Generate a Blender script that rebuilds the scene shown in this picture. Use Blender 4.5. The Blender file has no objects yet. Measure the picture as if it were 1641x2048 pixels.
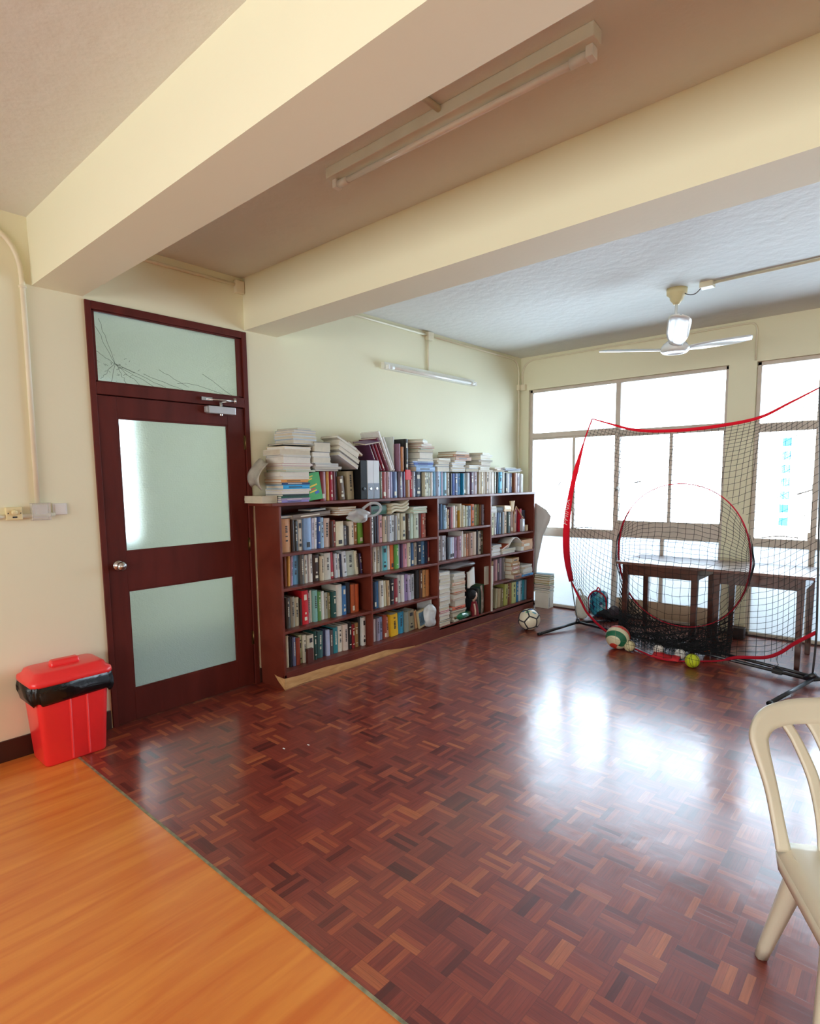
import bpy, math, random
from mathutils import Vector, Matrix
R = math.radians
SC = bpy.context.scene
COL = SC.collection
# ---------------------------------------------------------------- camera, sky, light, exposure
camd = bpy.data.cameras.new('camera')
cam = bpy.data.objects.new('camera', camd); COL.objects.link(cam)
camd.sensor_fit = 'VERTICAL'; camd.sensor_height = 24; camd.sensor_width = 24
camd.lens = 1163.94 / 2048 * 24
camd.shift_y = 62.5 / 2048
camd.clip_start = .05; camd.clip_end = 200
_a, _e, _r = 0.7257, -0.107, -0.0118
_F = Vector((-math.sin(_a) * math.cos(_e), math.cos(_a) * math.cos(_e), math.sin(_e)))
_R = Vector((math.cos(_a), math.sin(_a), 0)); _U = _R.cross(_F)
_R2 = _R * math.cos(_r) + _U * math.sin(_r); _U2 = _U * math.cos(_r) - _R * math.sin(_r)
M = Matrix.Identity(4)
for i in range(3):
    M[i][0] = _R2[i]; M[i][1] = _U2[i]; M[i][2] = -_F[i]
M.translation = (3.7144, -1.4054, 1.512)
cam.matrix_world = M
SC.camera = cam

W = bpy.data.worlds.new('sky'); SC.world = W; W.use_nodes = True
wn = W.node_tree.nodes; wl = W.node_tree.links
bg = wn['Background']
# cool overcast sky on the window side (+y), warmer and brighter haze on the side behind the camera
wtc = wn.new('ShaderNodeTexCoord'); wsp = wn.new('ShaderNodeSeparateXYZ'); wl.new(wtc.outputs['Generated'], wsp.inputs[0])
wmr = wn.new('ShaderNodeMapRange'); wmr.inputs[1].default_value = -.3; wmr.inputs[2].default_value = .3; wl.new(wsp.outputs[1], wmr.inputs[0])
wmx = wn.new('ShaderNodeMix'); wmx.data_type = 'RGBA'; wl.new(wmr.outputs[0], wmx.inputs[0])
wmx.inputs[6].default_value = (.74, .76, .75, 1); wmx.inputs[7].default_value = (.66, .84, 1.0, 1)
wl.new(wmx.outputs[2], bg.inputs['Color']); bg.inputs['Strength'].default_value = 5.2

def area(name, loc, rot, sx, sy, power, color=(1, 1, 1), portal=False):
    l = bpy.data.lights.new(name, 'AREA'); l.shape = 'RECTANGLE'; l.size = sx; l.size_y = sy
    l.energy = power; l.color = color
    if portal: l.cycles.is_portal = True
    o = bpy.data.objects.new(name, l); COL.objects.link(o); o.location = loc; o.rotation_euler = rot
    return o
# daylight portals over the window openings (sky light enters there)
area('window_portal', (1.18, 5.0, 1.3), (R(-90), 0, 0), 2.2, 2.6, 1, portal=True)
area('window_portal', (4.8, 5.0, 1.3), (R(-90), 0, 0), 4.7, 2.6, 1, portal=True)
area('window_portal', (3.7, -5.1, 1.45), (R(90), 0, 0), 6.8, 1.5, 1, portal=True)
SC.view_settings.view_transform = 'Standard'; SC.view_settings.look = 'None'
SC.view_settings.gamma = 1; SC.view_settings.use_curve_mapping = False
SC.view_settings.exposure = 1.54
SC.cycles.max_bounces = 10; SC.cycles.diffuse_bounces = 6; SC.cycles.glossy_bounces = 4
SC.cycles.transmission_bounces = 6; SC.cycles.transparent_max_bounces = 8
SC.cycles.caustics_reflective = False; SC.cycles.caustics_refractive = False
SC.cycles.sample_clamp_indirect = 8
random.seed(7)

# ---------------------------------------------------------------- materials
def s2l(c):
    return tuple((v / 12.92 if v <= .04045 else ((v + .055) / 1.055) ** 2.4) for v in c)
def hexl(h):
    return s2l(tuple(int(h[i:i + 2], 16) / 255 for i in (0, 2, 4)))
MATS = {}
def new_mat(name):
    m = bpy.data.materials.new(name); m.use_nodes = True; MATS[name] = m
    return m, m.node_tree.nodes, m.node_tree.links, m.node_tree.nodes['Principled BSDF']
def mat(name, h, rough=.5, metal=0., var=.06, vscale=6., bump=0., bscale=60., coat=0., spec=.5, coatr=.1):
    """plain coloured surface with slight noise in colour and relief"""
    if name in MATS: return MATS[name]
    m, n, l, b = new_mat(name)
    c = hexl(h)
    tc = n.new('ShaderNodeTexCoord'); nz = n.new('ShaderNodeTexNoise'); nz.inputs['Scale'].default_value = vscale
    nz.inputs['Detail'].default_value = 5
    l.new(tc.outputs['Object'], nz.inputs['Vector'])
    cr = n.new('ShaderNodeValToRGB')
    cr.color_ramp.elements[0].color = tuple(v * (1 - var) for v in c) + (1,)
    cr.color_ramp.elements[1].color = tuple(min(1, v * (1 + var)) for v in c) + (1,)
    cr.color_ramp.elements[0].position = .3; cr.color_ramp.elements[1].position = .7
    l.new(nz.outputs['Fac'], cr.inputs['Fac']); l.new(cr.outputs['Color'], b.inputs['Base Color'])
    b.inputs['Roughness'].default_value = rough; b.inputs['Metallic'].default_value = metal
    b.inputs['Coat Weight'].default_value = coat; b.inputs['Coat Roughness'].default_value = coatr
    b.inputs['Specular IOR Level'].default_value = spec
    if bump:
        n2 = n.new('ShaderNodeTexNoise'); n2.inputs['Scale'].default_value = bscale; n2.inputs['Detail'].default_value = 6
        l.new(tc.outputs['Object'], n2.inputs['Vector'])
        bp = n.new('ShaderNodeBump'); bp.inputs['Strength'].default_value = bump; bp.inputs['Distance'].default_value = .01
        l.new(n2.outputs['Fac'], bp.inputs['Height']); l.new(bp.outputs['Normal'], b.inputs['Normal'])
    return m
def wood(name, h1, h2, rough=.4, coat=.3, scale=(2, 2, 30), bump=.05, coatr=.15, spec=.3):
    m, n, l, b = new_mat(name); b.inputs['Specular IOR Level'].default_value = spec
    tc = n.new('ShaderNodeTexCoord'); mp = n.new('ShaderNodeMapping'); mp.inputs['Scale'].default_value = scale
    nz = n.new('ShaderNodeTexNoise'); nz.inputs['Scale'].default_value = 1.5; nz.inputs['Detail'].default_value = 8
    nz.inputs['Distortion'].default_value = .6
    l.new(tc.outputs['Object'], mp.inputs['Vector']); l.new(mp.outputs['Vector'], nz.inputs['Vector'])
    cr = n.new('ShaderNodeValToRGB'); cr.color_ramp.elements[0].position = .32; cr.color_ramp.elements[1].position = .68
    cr.color_ramp.elements[0].color = hexl(h1) + (1,); cr.color_ramp.elements[1].color = hexl(h2) + (1,)
    l.new(nz.outputs['Fac'], cr.inputs['Fac']); l.new(cr.outputs['Color'], b.inputs['Base Color'])
    b.inputs['Roughness'].default_value = rough; b.inputs['Coat Weight'].default_value = coat; b.inputs['Coat Roughness'].default_value = coatr
    bp = n.new('ShaderNodeBump'); bp.inputs['Strength'].default_value = bump; bp.inputs['Distance'].default_value = .005
    l.new(nz.outputs['Fac'], bp.inputs['Height']); l.new(bp.outputs['Normal'], b.inputs['Normal'])
    return m

def parquet():
    m, n, l, b = new_mat('mosaic_parquet')
    def mth(op, a=None, c=None, **k):
        q = n.new('ShaderNodeMath'); q.operation = op
        for i, v in enumerate((a, c)):
            if v is None: continue
            if isinstance(v, (int, float)): q.inputs[i].default_value = v
            else: l.new(v, q.inputs[i])
        return q.outputs[0]
    tc = n.new('ShaderNodeTexCoord'); sp = n.new('ShaderNodeSeparateXYZ'); l.new(tc.outputs['Object'], sp.inputs[0])
    T = .123
    x = mth('DIVIDE', sp.outputs[0], T); y = mth('DIVIDE', sp.outputs[1], T)
    fx = mth('FLOOR', x); fy = mth('FLOOR', y); u = mth('SUBTRACT', x, fx); v = mth('SUBTRACT', y, fy)
    par = mth('FLOORED_MODULO', mth('ADD', fx, fy), 2.0)
    mx = n.new('ShaderNodeMix'); l.new(par, mx.inputs[0]); l.new(u, mx.inputs[2]); l.new(v, mx.inputs[3])
    cc = mth('MULTIPLY', mx.outputs[0], 5.0); ci = mth('FLOOR', cc); cf = mth('SUBTRACT', cc, ci)
    cb = n.new('ShaderNodeCombineXYZ'); l.new(fx, cb.inputs[0]); l.new(fy, cb.inputs[1]); l.new(ci, cb.inputs[2])
    wn_ = n.new('ShaderNodeTexWhiteNoise'); wn_.noise_dimensions = '3D'; l.new(cb.outputs[0], wn_.inputs['Vector'])
    cb2 = n.new('ShaderNodeCombineXYZ'); l.new(fx, cb2.inputs[0]); l.new(fy, cb2.inputs[1]); cb2.inputs[2].default_value = 77.3
    wt = n.new('ShaderNodeTexWhiteNoise'); wt.noise_dimensions = '3D'; l.new(cb2.outputs[0], wt.inputs['Vector'])
    val = mth('ADD', mth('MULTIPLY', wn_.outputs['Value'], .70), mth('MULTIPLY', wt.outputs['Value'], .30))
    cr = n.new('ShaderNodeValToRGB'); el = cr.color_ramp.elements
    el[0].position = 0; el[0].color = hexl('4a1a18') + (1,)
    el[1].position = 1; el[1].color = hexl('ac5e36') + (1,)
    for p, h in ((.16, '662620'), (.28, '783026'), (.66, '84382a'), (.76, '98482e'), (.88, '9e5232')):
        e = el.new(p); e.color = hexl(h) + (1,)
    l.new(val, cr.inputs['Fac'])
    # grain
    gx = n.new('ShaderNodeMapping'); gx.inputs['Scale'].default_value = (8, 160, 1); gy = n.new('ShaderNodeMapping'); gy.inputs['Scale'].default_value = (160, 8, 1)
    l.new(tc.outputs['Object'], gx.inputs[0]); l.new(tc.outputs['Object'], gy.inputs[0])
    mv = n.new('ShaderNodeMix'); mv.data_type = 'VECTOR'; l.new(par, mv.inputs[0]); l.new(gy.outputs[0], mv.inputs[4]); l.new(gx.outputs[0], mv.inputs[5])
    gn = n.new('ShaderNodeTexNoise'); gn.inputs['Scale'].default_value = 1.2; gn.inputs['Detail'].default_value = 3; l.new(mv.outputs[1], gn.inputs['Vector'])
    mc = n.new('ShaderNodeMix'); mc.data_type = 'RGBA'; mc.blend_type = 'OVERLAY'; mc.inputs[0].default_value = .45
    l.new(cr.outputs[0], mc.inputs[6]); l.new(gn.outputs['Fac'], mc.inputs[7])
    # joints between fingers
    e1 = mth('MINIMUM', cf, mth('SUBTRACT', 1.0, cf)); j1 = mth('LESS_THAN', e1, .028)
    mo = n.new('ShaderNodeMix'); l.new(par, mo.inputs[0]); l.new(v, mo.inputs[2]); l.new(u, mo.inputs[3])
    e2 = mth('MINIMUM', mo.outputs[0], mth('SUBTRACT', 1.0, mo.outputs[0])); j2 = mth('LESS_THAN', e2, .008)
    j = mth('MAXIMUM', j1, j2)
    md = n.new('ShaderNodeMix'); md.data_type = 'RGBA'; l.new(mth('MULTIPLY', j, .38), md.inputs[0]); l.new(mc.outputs[2], md.inputs[6]); md.inputs[7].default_value = hexl('240b0a') + (1,)
    l.new(md.outputs[2], b.inputs['Base Color'])
    # sheen: polish with worn, duller streaks
    wz = n.new('ShaderNodeTexNoise'); wz.inputs['Scale'].default_value = 2.2; wz.inputs['Detail'].default_value = 6; l.new(tc.outputs['Object'], wz.inputs['Vector'])
    rr = n.new('ShaderNodeMapRange'); rr.inputs[1].default_value = .3; rr.inputs[2].default_value = .7; rr.inputs[3].default_value = .13; rr.inputs[4].default_value = .27
    l.new(wz.outputs['Fac'], rr.inputs[0])
    b.inputs['Roughness'].default_value = .42; b.inputs['Coat Weight'].default_value = .85; b.inputs['Coat IOR'].default_value = 1.5; b.inputs['Specular IOR Level'].default_value = .22
    l.new(rr.outputs[0], b.inputs['Coat Roughness'])
    hb = mth('ADD', mth('MULTIPLY', wn_.outputs['Value'], .5), mth('MULTIPLY', j, -.6))
    bp = n.new('ShaderNodeBump'); bp.inputs['Strength'].default_value = .12; bp.inputs['Distance'].default_value = .002
    l.new(hb, bp.inputs['Height']); 
    wv = n.new('ShaderNodeTexNoise'); wv.inputs['Scale'].default_value = 9; wv.inputs['Detail'].default_value = 2; l.new(tc.outputs['Object'], wv.inputs['Vector'])
    b2 = n.new('ShaderNodeBump'); b2.inputs['Strength'].default_value = .1; b2.inputs['Distance'].default_value = .01
    l.new(wv.outputs['Fac'], b2.inputs['Height']); l.new(bp.outputs['Normal'], b2.inputs['Normal'])
    l.new(b2.outputs['Normal'], b.inputs['Normal']); l.new(b2.outputs['Normal'], b.inputs['Coat Normal'])
    return m

def object_colour(name, rough, ink=False):
    """the cover colour of each book is the thing's own colour (Object Info)"""
    m, n, l, b = new_mat(name)
    oi = n.new('ShaderNodeObjectInfo')
    tc = n.new('ShaderNodeTexCoord'); nz = n.new('ShaderNodeTexNoise'); nz.inputs['Scale'].default_value = 35
    l.new(tc.outputs['Object'], nz.inputs['Vector'])
    hv = n.new('ShaderNodeHueSaturation')
    mr = n.new('ShaderNodeMapRange'); mr.inputs[3].default_value = .88; mr.inputs[4].default_value = 1.12
    l.new(nz.outputs['Fac'], mr.inputs[0]); l.new(mr.outputs[0], hv.inputs['Value'])
    l.new(oi.outputs['Color'], hv.inputs['Color']); l.new(hv.outputs['Color'], b.inputs['Base Color'])
    b.inputs['Roughness'].default_value = rough
    return m
def paper_mat():
    m, n, l, b = new_mat('paper_edges')
    tc = n.new('ShaderNodeTexCoord'); mp = n.new('ShaderNodeMapping'); mp.inputs['Scale'].default_value = (1, 1, 1)
    nz = n.new('ShaderNodeTexNoise'); nz.inputs['Scale'].default_value = 25; nz.inputs['Detail'].default_value = 4
    l.new(tc.outputs['Object'], mp.inputs[0]); l.new(mp.outputs[0], nz.inputs['Vector'])
    oi = n.new('ShaderNodeObjectInfo')
    cr = n.new('ShaderNodeValToRGB'); cr.color_ramp.elements[0].color = hexl('d8ceb6') + (1,); cr.color_ramp.elements[1].color = hexl('eeebe2') + (1,)
    l.new(oi.outputs['Random'], cr.inputs['Fac'])
    mx = n.new('ShaderNodeMix'); mx.data_type = 'RGBA'; mx.blend_type = 'MULTIPLY'; mx.inputs[0].default_value = .25
    l.new(cr.outputs[0], mx.inputs[6]); l.new(nz.outputs['Fac'], mx.inputs[7]); l.new(mx.outputs[2], b.inputs['Base Color'])
    b.inputs['Roughness'].default_value = .85
    return m
def glass_mat(name, tint=(1, 1, 1), rough=0., clear=.92):
    m = bpy.data.materials.new(name); m.use_nodes = True; MATS[name] = m
    n, l = m.node_tree.nodes, m.node_tree.links; n.clear()
    o = n.new('ShaderNodeOutputMaterial'); t = n.new('ShaderNodeBsdfTransparent'); t.inputs[0].default_value = tint + (1,)
    g = n.new('ShaderNodeBsdfGlossy'); g.inputs['Roughness'].default_value = rough
    f = n.new('ShaderNodeFresnel'); f.inputs[0].default_value = 1.45
    x = n.new('ShaderNodeMixShader'); l.new(f.outputs[0], x.inputs[0]); l.new(t.outputs[0], x.inputs[1]); l.new(g.outputs[0], x.inputs[2])
    l.new(x.outputs[0], o.inputs[0])
    return m
def frosted_mat(name, tint, ribs=0., gloss=.12, rough=.25, through=.35):
    """obscured glass: scatters what is behind it, small ribs or pebbles on the face"""
    m = bpy.data.materials.new(name); m.use_nodes = True; MATS[name] = m
    n, l = m.node_tree.nodes, m.node_tree.links; n.clear()
    o = n.new('ShaderNodeOutputMaterial'); t = n.new('ShaderNodeBsdfTranslucent'); t.inputs[0].default_value = tint + (1,)
    r = n.new('ShaderNodeBsdfRefraction'); r.inputs[0].default_value = tint + (1,); r.inputs['Roughness'].default_value = .62; r.inputs['IOR'].default_value = 1.05
    mx = n.new('ShaderNodeMixShader'); mx.inputs[0].default_value = through; l.new(t.outputs[0], mx.inputs[1]); l.new(r.outputs[0], mx.inputs[2])
    g = n.new('ShaderNodeBsdfGlossy'); g.inputs['Roughness'].default_value = rough
    x = n.new('ShaderNodeMixShader'); x.inputs[0].default_value = gloss
    l.new(mx.outputs[0], x.inputs[1]); l.new(g.outputs[0], x.inputs[2]); l.new(x.outputs[0], o.inputs[0])
    tc = n.new('ShaderNodeTexCoord')
    if ribs:
        w = n.new('ShaderNodeTexWave'); w.bands_direction = 'Z'; w.inputs['Scale'].default_value = ribs; w.inputs['Distortion'].default_value = .3
        l.new(tc.outputs['Object'], w.inputs['Vector']); h = w.outputs['Fac']
    else:
        w = n.new('ShaderNodeTexNoise'); w.inputs['Scale'].default_value = 180; l.new(tc.outputs['Object'], w.inputs['Vector']); h = w.outputs['Fac']
    bp = n.new('ShaderNodeBump'); bp.inputs['Strength'].default_value = .5; bp.inputs['Distance'].default_value = .002
    pb_ = n.new('ShaderNodeTexNoise'); pb_.inputs['Scale'].default_value = 90; pb_.inputs['Detail'].default_value = 1; l.new(tc.outputs['Object'], pb_.inputs['Vector'])
    b0 = n.new('ShaderNodeBump'); b0.inputs['Strength'].default_value = .6; b0.inputs['Distance'].default_value = .004; l.new(pb_.outputs['Fac'], b0.inputs['Height']); l.new(b0.outputs['Normal'], bp.inputs['Normal'])
    l.new(h, bp.inputs['Height'])
    for q in (t, r, g): l.new(bp.outputs['Normal'], q.inputs['Normal'])
    return m
def film_mat(name, tint, alpha, rough=.15):
    m, n, l, b = new_mat(name)
    b.inputs['Base Color'].default_value = hexl(tint) + (1,); b.inputs['Alpha'].default_value = alpha; b.inputs['Roughness'].default_value = rough
    tc = n.new('ShaderNodeTexCoord'); nz = n.new('ShaderNodeTexNoise'); nz.inputs['Scale'].default_value = 30; l.new(tc.outputs['Object'], nz.inputs['Vector'])
    bp = n.new('ShaderNodeBump'); bp.inputs['Strength'].default_value = .6; bp.inputs['Distance'].default_value = .01
    l.new(nz.outputs['Fac'], bp.inputs['Height']); l.new(bp.outputs['Normal'], b.inputs['Normal'])
    return m

PAINT = mat('cream_wall_paint', 'eae7cb', .75, var=.015, vscale=1.2, bump=.05, bscale=40)
CEIL = mat('white_ceiling_paint', 'dee0dc', .8, var=.02, vscale=2, bump=.5, bscale=14)
BEAMP = PAINT
PARQ = parquet()
LAMI = wood('orange_wood_laminate', 'cc6c2e', 'e08c3e', .32, .5, scale=(12, 1.1, 1), bump=.02, coatr=.25)
DOORW = wood('dark_red_door_wood', '501810', '62221a', .6, 0., scale=(6, 6, 1.2))
CASEW = wood('red_brown_bookcase_wood', '5e2418', '743324', .45, .25, scale=(3, 3, 3))
BAREW = wood('bare_pale_wood', 'b98a58', 'd2a672', .7, 0, scale=(20, 4, 20))
SKIRT = mat('dark_skirting', '3a1a12', .45)
DESKW = wood('dark_desk_wood', '3d2019', '593026', .3, .6, scale=(3, 8, 8), coatr=.12)
DESKT = wood('lacquered_desk_top', '5c3426', '744434', .35, 1.0, scale=(3, 8, 8), coatr=.38)  # base made lighter than the legs to stand in for window glare
FRAME = mat('window_frame_paint', 'cfc4b8', .5, var=.08, vscale=8)
PIPE = mat('cream_conduit', 'e4dcc2', .45)
WHITE = mat('white_plastic', 'e6e6e4', .35)
BLACK = mat('black_tube_enamel', '14151c', .3, coat=.3)
RUB = mat('black_rubber', '101012', .6)
RED = mat('red_bin_plastic', 'f23032', .32, var=.03, coat=.2)
BAG = mat('black_bin_liner', '0c0c0d', .22, bump=.5, bscale=25)
STEEL = mat('satin_steel', 'c8c8c8', .25, metal=1.)
BRASS = mat('dull_brass', '75603f', .4, metal=1.)
ALU = mat('silver_casting', 'c2c4c8', .35, metal=.5)
CREAMP = mat('cream_plastic', 'e2d4a4', .4)
CHAIRP = mat('beige_chair_plastic', 'd6d0bc', .38, var=.02)
def translucent_cloth(name, h, share):
    m, n, l, b = new_mat(name); b.inputs['Base Color'].default_value = hexl(h) + (1,); b.inputs['Roughness'].default_value = .8
    tc = n.new('ShaderNodeTexCoord'); wv = n.new('ShaderNodeTexNoise'); wv.inputs['Scale'].default_value = 300; l.new(tc.outputs['Object'], wv.inputs['Vector'])
    bp = n.new('ShaderNodeBump'); bp.inputs['Strength'].default_value = .2; bp.inputs['Distance'].default_value = .002; l.new(wv.outputs['Fac'], bp.inputs['Height']); l.new(bp.outputs['Normal'], b.inputs['Normal'])
    t = n.new('ShaderNodeBsdfTranslucent'); t.inputs[0].default_value = hexl(h) + (1,); x = n.new('ShaderNodeMixShader'); x.inputs[0].default_value = share
    o = n['Material Output']; l.new(b.outputs[0], x.inputs[1]); l.new(t.outputs[0], x.inputs[2]); l.new(x.outputs[0], o.inputs[0])
    return m
REDF = translucent_cloth('red_webbing', 'dc2240', .5)
NETM = mat('black_net_cord', '101016', .8)
COVER = object_colour('book_cover', .45)
PAGES = paper_mat()
INKL = mat('pale_spine_print', 'e6e0cc', .5)
INKD = mat('dark_spine_print', '2c2a30', .5)
CLEAR = glass_mat('clear_window_glass')
FROSTD = frosted_mat('ribbed_obscure_glass', (.74, .77, .74), ribs=70, through=.7)
FROSTW = frosted_mat('white_obscure_glass', (.60, .61, .63), gloss=.05, through=.2)

# ---------------------------------------------------------------- mesh helpers
class MB:
    def __init__(s): s.v = []; s.f = []; s.m = []; s.mats = []; s.sm = []
    def mi(s, m):
        if m not in s.mats: s.mats.append(m)
        return s.mats.index(m)
    def add(s, vs, fs, m, smooth=False):
        k = len(s.v); s.v += [tuple(v) for v in vs]; i = s.mi(m)
        for f in fs: s.f.append(tuple(k + a for a in f)); s.m.append(i); s.sm.append(smooth)
    def box(s, a, b, m, rot=None, piv=None, taper=None):
        x0, y0, z0 = a; x1, y1, z1 = b
        vs = [Vector(p) for p in ((x0, y0, z0), (x1, y0, z0), (x1, y1, z0), (x0, y1, z0), (x0, y0, z1), (x1, y0, z1), (x1, y1, z1), (x0, y1, z1))]
        if taper:
            cx, cy = (x0 + x1) / 2, (y0 + y1) / 2
            for v in vs[:4]: v.x = cx + (v.x - cx) * taper; v.y = cy + (v.y - cy) * taper
        if rot is not None:
            pv = Vector(piv) if piv else (Vector(a) + Vector(b)) / 2
            vs = [rot @ (v - pv) + pv for v in vs]
        s.add(vs, [(0, 3, 2, 1), (4, 5, 6, 7), (0, 1, 5, 4), (1, 2, 6, 5), (2, 3, 7, 6), (3, 0, 4, 7)], m)
        return s
    def tube(s, pts, r, m, n=10, caps=True, flat=None, closed=False, twist=None):
        pts = [Vector(p) for p in pts]; N = len(pts)
        rad = r if isinstance(r, (list, tuple)) else [r] * N
        up = None; rings = []
        for i, p in enumerate(pts):
            if closed: t = pts[(i + 1) % N] - pts[i - 1]
            else: t = pts[min(i + 1, N - 1)] - pts[max(i - 1, 0)]
            if t.length < 1e-9: t = Vector((0, 0, 1))
            t.normalize()
            if up is None:
                up = Vector(flat) if flat else (Vector((0, 0, 1)) if abs(t.z) < .9 else Vector((1, 0, 0)))
            a = up - t * up.dot(t)
            if a.length < 1e-6: a = t.orthogonal()
            a.normalize(); b = t.cross(a); 
            if not flat: up = a
            rr = rad[i]; ra, rb = rr if isinstance(rr, (tuple, list)) else (rr, rr)
            rings.append([p + a * (ra * math.cos(2 * math.pi * k / n)) + b * (rb * math.sin(2 * math.pi * k / n)) for k in range(n)])
        vs = [v for q in rings for v in q]; fs = []
        M_ = N if closed else N - 1
        for i in range(M_):
            j = (i + 1) % N
            for k in range(n):
                fs.append((i * n + k, i * n + (k + 1) % n, j * n + (k + 1) % n, j * n + k))
        if caps and not closed:
            fs.append(tuple(range(n - 1, -1, -1))); fs.append(tuple((N - 1) * n + k for k in range(n)))
        s.add(vs, fs, m, True); return s
    def lathe(s, prof, c, m, n=24, axis='Z', cap=True):
        vs = []; fs = []
        for r, h in prof:
            for k in range(n):
                a = 2 * math.pi * k / n; x, y = r * math.cos(a), r * math.sin(a)
                p = {'Z': (x, y, h), 'X': (h, x, y), 'Y': (y, h, x)}[axis]
                vs.append((p[0] + c[0], p[1] + c[1], p[2] + c[2]))
        N = len(prof)
        for i in range(N - 1):
            for k in range(n): fs.append((i * n + k, i * n + (k + 1) % n, (i + 1) * n + (k + 1) % n, (i + 1) * n + k))
        if cap: fs.append(tuple(range(n - 1, -1, -1))); fs.append(tuple((N - 1) * n + k for k in range(n)))
        s.add(vs, fs, m, True); return s
    def grid(s, P, m, smooth=True, closed_u=False):
        nu, nv = len(P), len(P[0]); vs = [p for r_ in P for p in r_]; fs = []
        for i in range(nu if closed_u else nu - 1):
            for j in range(nv - 1):
                i2 = (i + 1) % nu; fs.append((i * nv + j, i2 * nv + j, i2 * nv + j + 1, i * nv + j + 1))
        s.add(vs, fs, m, smooth); return s
    def build(s, name, parent=None, bevel=0., seg=2, solid=0., subsurf=0, loc=None):
        me = bpy.data.meshes.new(name)
        vs = s.v if loc is None else [(v[0] - loc[0], v[1] - loc[1], v[2] - loc[2]) for v in s.v]
        me.from_pydata(vs, [], s.f)
        for mm in s.mats: me.materials.append(mm)
        me.polygons.foreach_set('material_index', s.m); me.polygons.foreach_set('use_smooth', s.sm); me.update()
        o = bpy.data.objects.new(name, me); COL.objects.link(o)
        if loc is not None: o.location = loc
        if parent is not None:
            o.parent = parent
            if loc is None:
                o.matrix_parent_inverse = Matrix.Translation(-Vector(parent.location)) if parent.parent is None and parent.rotation_euler.z == 0 else parent.matrix_world.inverted()
        if solid:
            q = o.modifiers.new('thickness', 'SOLIDIFY'); q.thickness = solid; q.offset = 0
        if bevel:
            q = o.modifiers.new('edges', 'BEVEL'); q.width = bevel; q.segments = seg; q.limit_method = 'ANGLE'; q.angle_limit = R(40)
            q.harden_normals = False
        if subsurf:
            q = o.modifiers.new('round', 'SUBSURF'); q.levels = subsurf; q.render_levels = subsurf
        return o
def box(name, a, b, m, parent=None, bevel=0., **k):
    mb = MB(); mb.box(a, b, m, **k); return mb.build(name, parent, bevel)
def tag(o, label, cat, group=None, kind=None):
    o['label'] = label; o['category'] = cat
    if group: o['group'] = group
    if kind: o['kind'] = kind
    return o
def struct(o):
    o['kind'] = 'structure'; return o
def thing(name, label, cat, loc, group=None):
    o = bpy.data.objects.new(name, None); COL.objects.link(o); o.location = loc; o.empty_display_size = .05
    return tag(o, label, cat, group)
def arc(p0, c, p1, n=8):
    p0, c, p1 = Vector(p0), Vector(c), Vector(p1)
    return [p0 * (1 - t) ** 2 + c * 2 * t * (1 - t) + p1 * t * t for t in [i / n for i in range(n + 1)]]
def catmull(pts, n=6):
    P = [Vector(p) for p in pts]; P = [P[0] * 2 - P[1]] + P + [P[-1] * 2 - P[-2]]; out = []
    for i in range(1, len(P) - 2):
        for k in range(n):
            t = k / n; a, b, c, d = P[i - 1:i + 3]
            out.append(.5 * ((2 * b) + (c - a) * t + (2 * a - 5 * b + 4 * c - d) * t * t + (3 * b - a - 3 * c + d) * t ** 3))
    out.append(P[-2]); return out

# ================================================================ the room
ZC = 2.943; LW = 4.809; XR = 8.0; YB = -5.0
# floors
mb = MB(); mb.box((-.12, -.315, -.1), (XR, LW + .12, 0), PARQ); struct(mb.build('floor'))
mb = MB(); mb.box((-.12, YB, -.1), (XR, -.325, .0), LAMI); struct(mb.build('floor'))
# edging strip between the laminate and the parquet
mb = MB(); mb.box((0, -.327, -.05), (XR, -.315, .002), mat('worn_edging_strip', '8c8668', .5, metal=.3, var=.35, vscale=30)); struct(mb.build('trim_1', bevel=.001))
# ceiling and beams
CE2 = CEIL
struct(box('ceiling', (-.12, YB, ZC), (XR, LW + .12, ZC + .15), CE2))
struct(box('ceiling_beam', (0, -.295, 2.59), (XR, -.039, ZC + .02), BEAMP))
struct(box('ceiling_beam', (0, 1.027, 2.59), (XR, 1.308, ZC + .02), BEAMP))
# door wall with the doorway cut out
DW0, DW1, DH = -.033, 1.035, 2.572
mb = MB()
mb.box((-.12, YB, -.1), (0, DW0, ZC + .15), PAINT); mb.box((-.12, DW1, -.1), (0, LW + .12, ZC + .15), PAINT)
mb.box((-.12, DW0, DH), (0, DW1, ZC + .15), PAINT)
struct(mb.build('wall_left'))
# window wall: header, end pilaster, pilaster between the windows, and the run past the frame
mb = MB()
mb.box((-.12, LW, 2.56), (XR, LW + .12, ZC + .15), PAINT)
mb.box((0, LW, -.1), (.112, LW + .12, 2.56), PAINT)
mb.box((2.245, LW, -.1), (2.478, LW + .12, 2.56), PAINT)
mb.box((7.2, LW, -.1), (XR, LW + .12, 2.56), PAINT)
struct(mb.build('wall_back'))
# wall behind the camera with a long window band, and the far side wall
mb = MB()
mb.box((-.12, YB - .12, -.1), (XR, YB, .85), PAINT); mb.box((-.12, YB - .12, 2.15), (XR, YB, ZC + .15), PAINT)
mb.box((-.12, YB - .12, .85), (.4, YB, 2.15), PAINT); mb.box((7.0, YB - .12, .85), (XR, YB, 2.15), PAINT)
struct(mb.build('wall_front'))
struct(box('wall_right', (XR, YB - .12, -.1), (XR + .12, LW + .12, ZC + .15), PAINT))
struct(box('baseboard_left', (0, YB, 0), (.013, DW0 - .01, .118), SKIRT, bevel=.002))
struct(box('baseboard_left', (0, DW1, 0), (.013, 1.056, .11), SKIRT, bevel=.002))
struct(box('baseboard_back', (0, LW - .012, 0), (XR, LW, .012), SKIRT))

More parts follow.
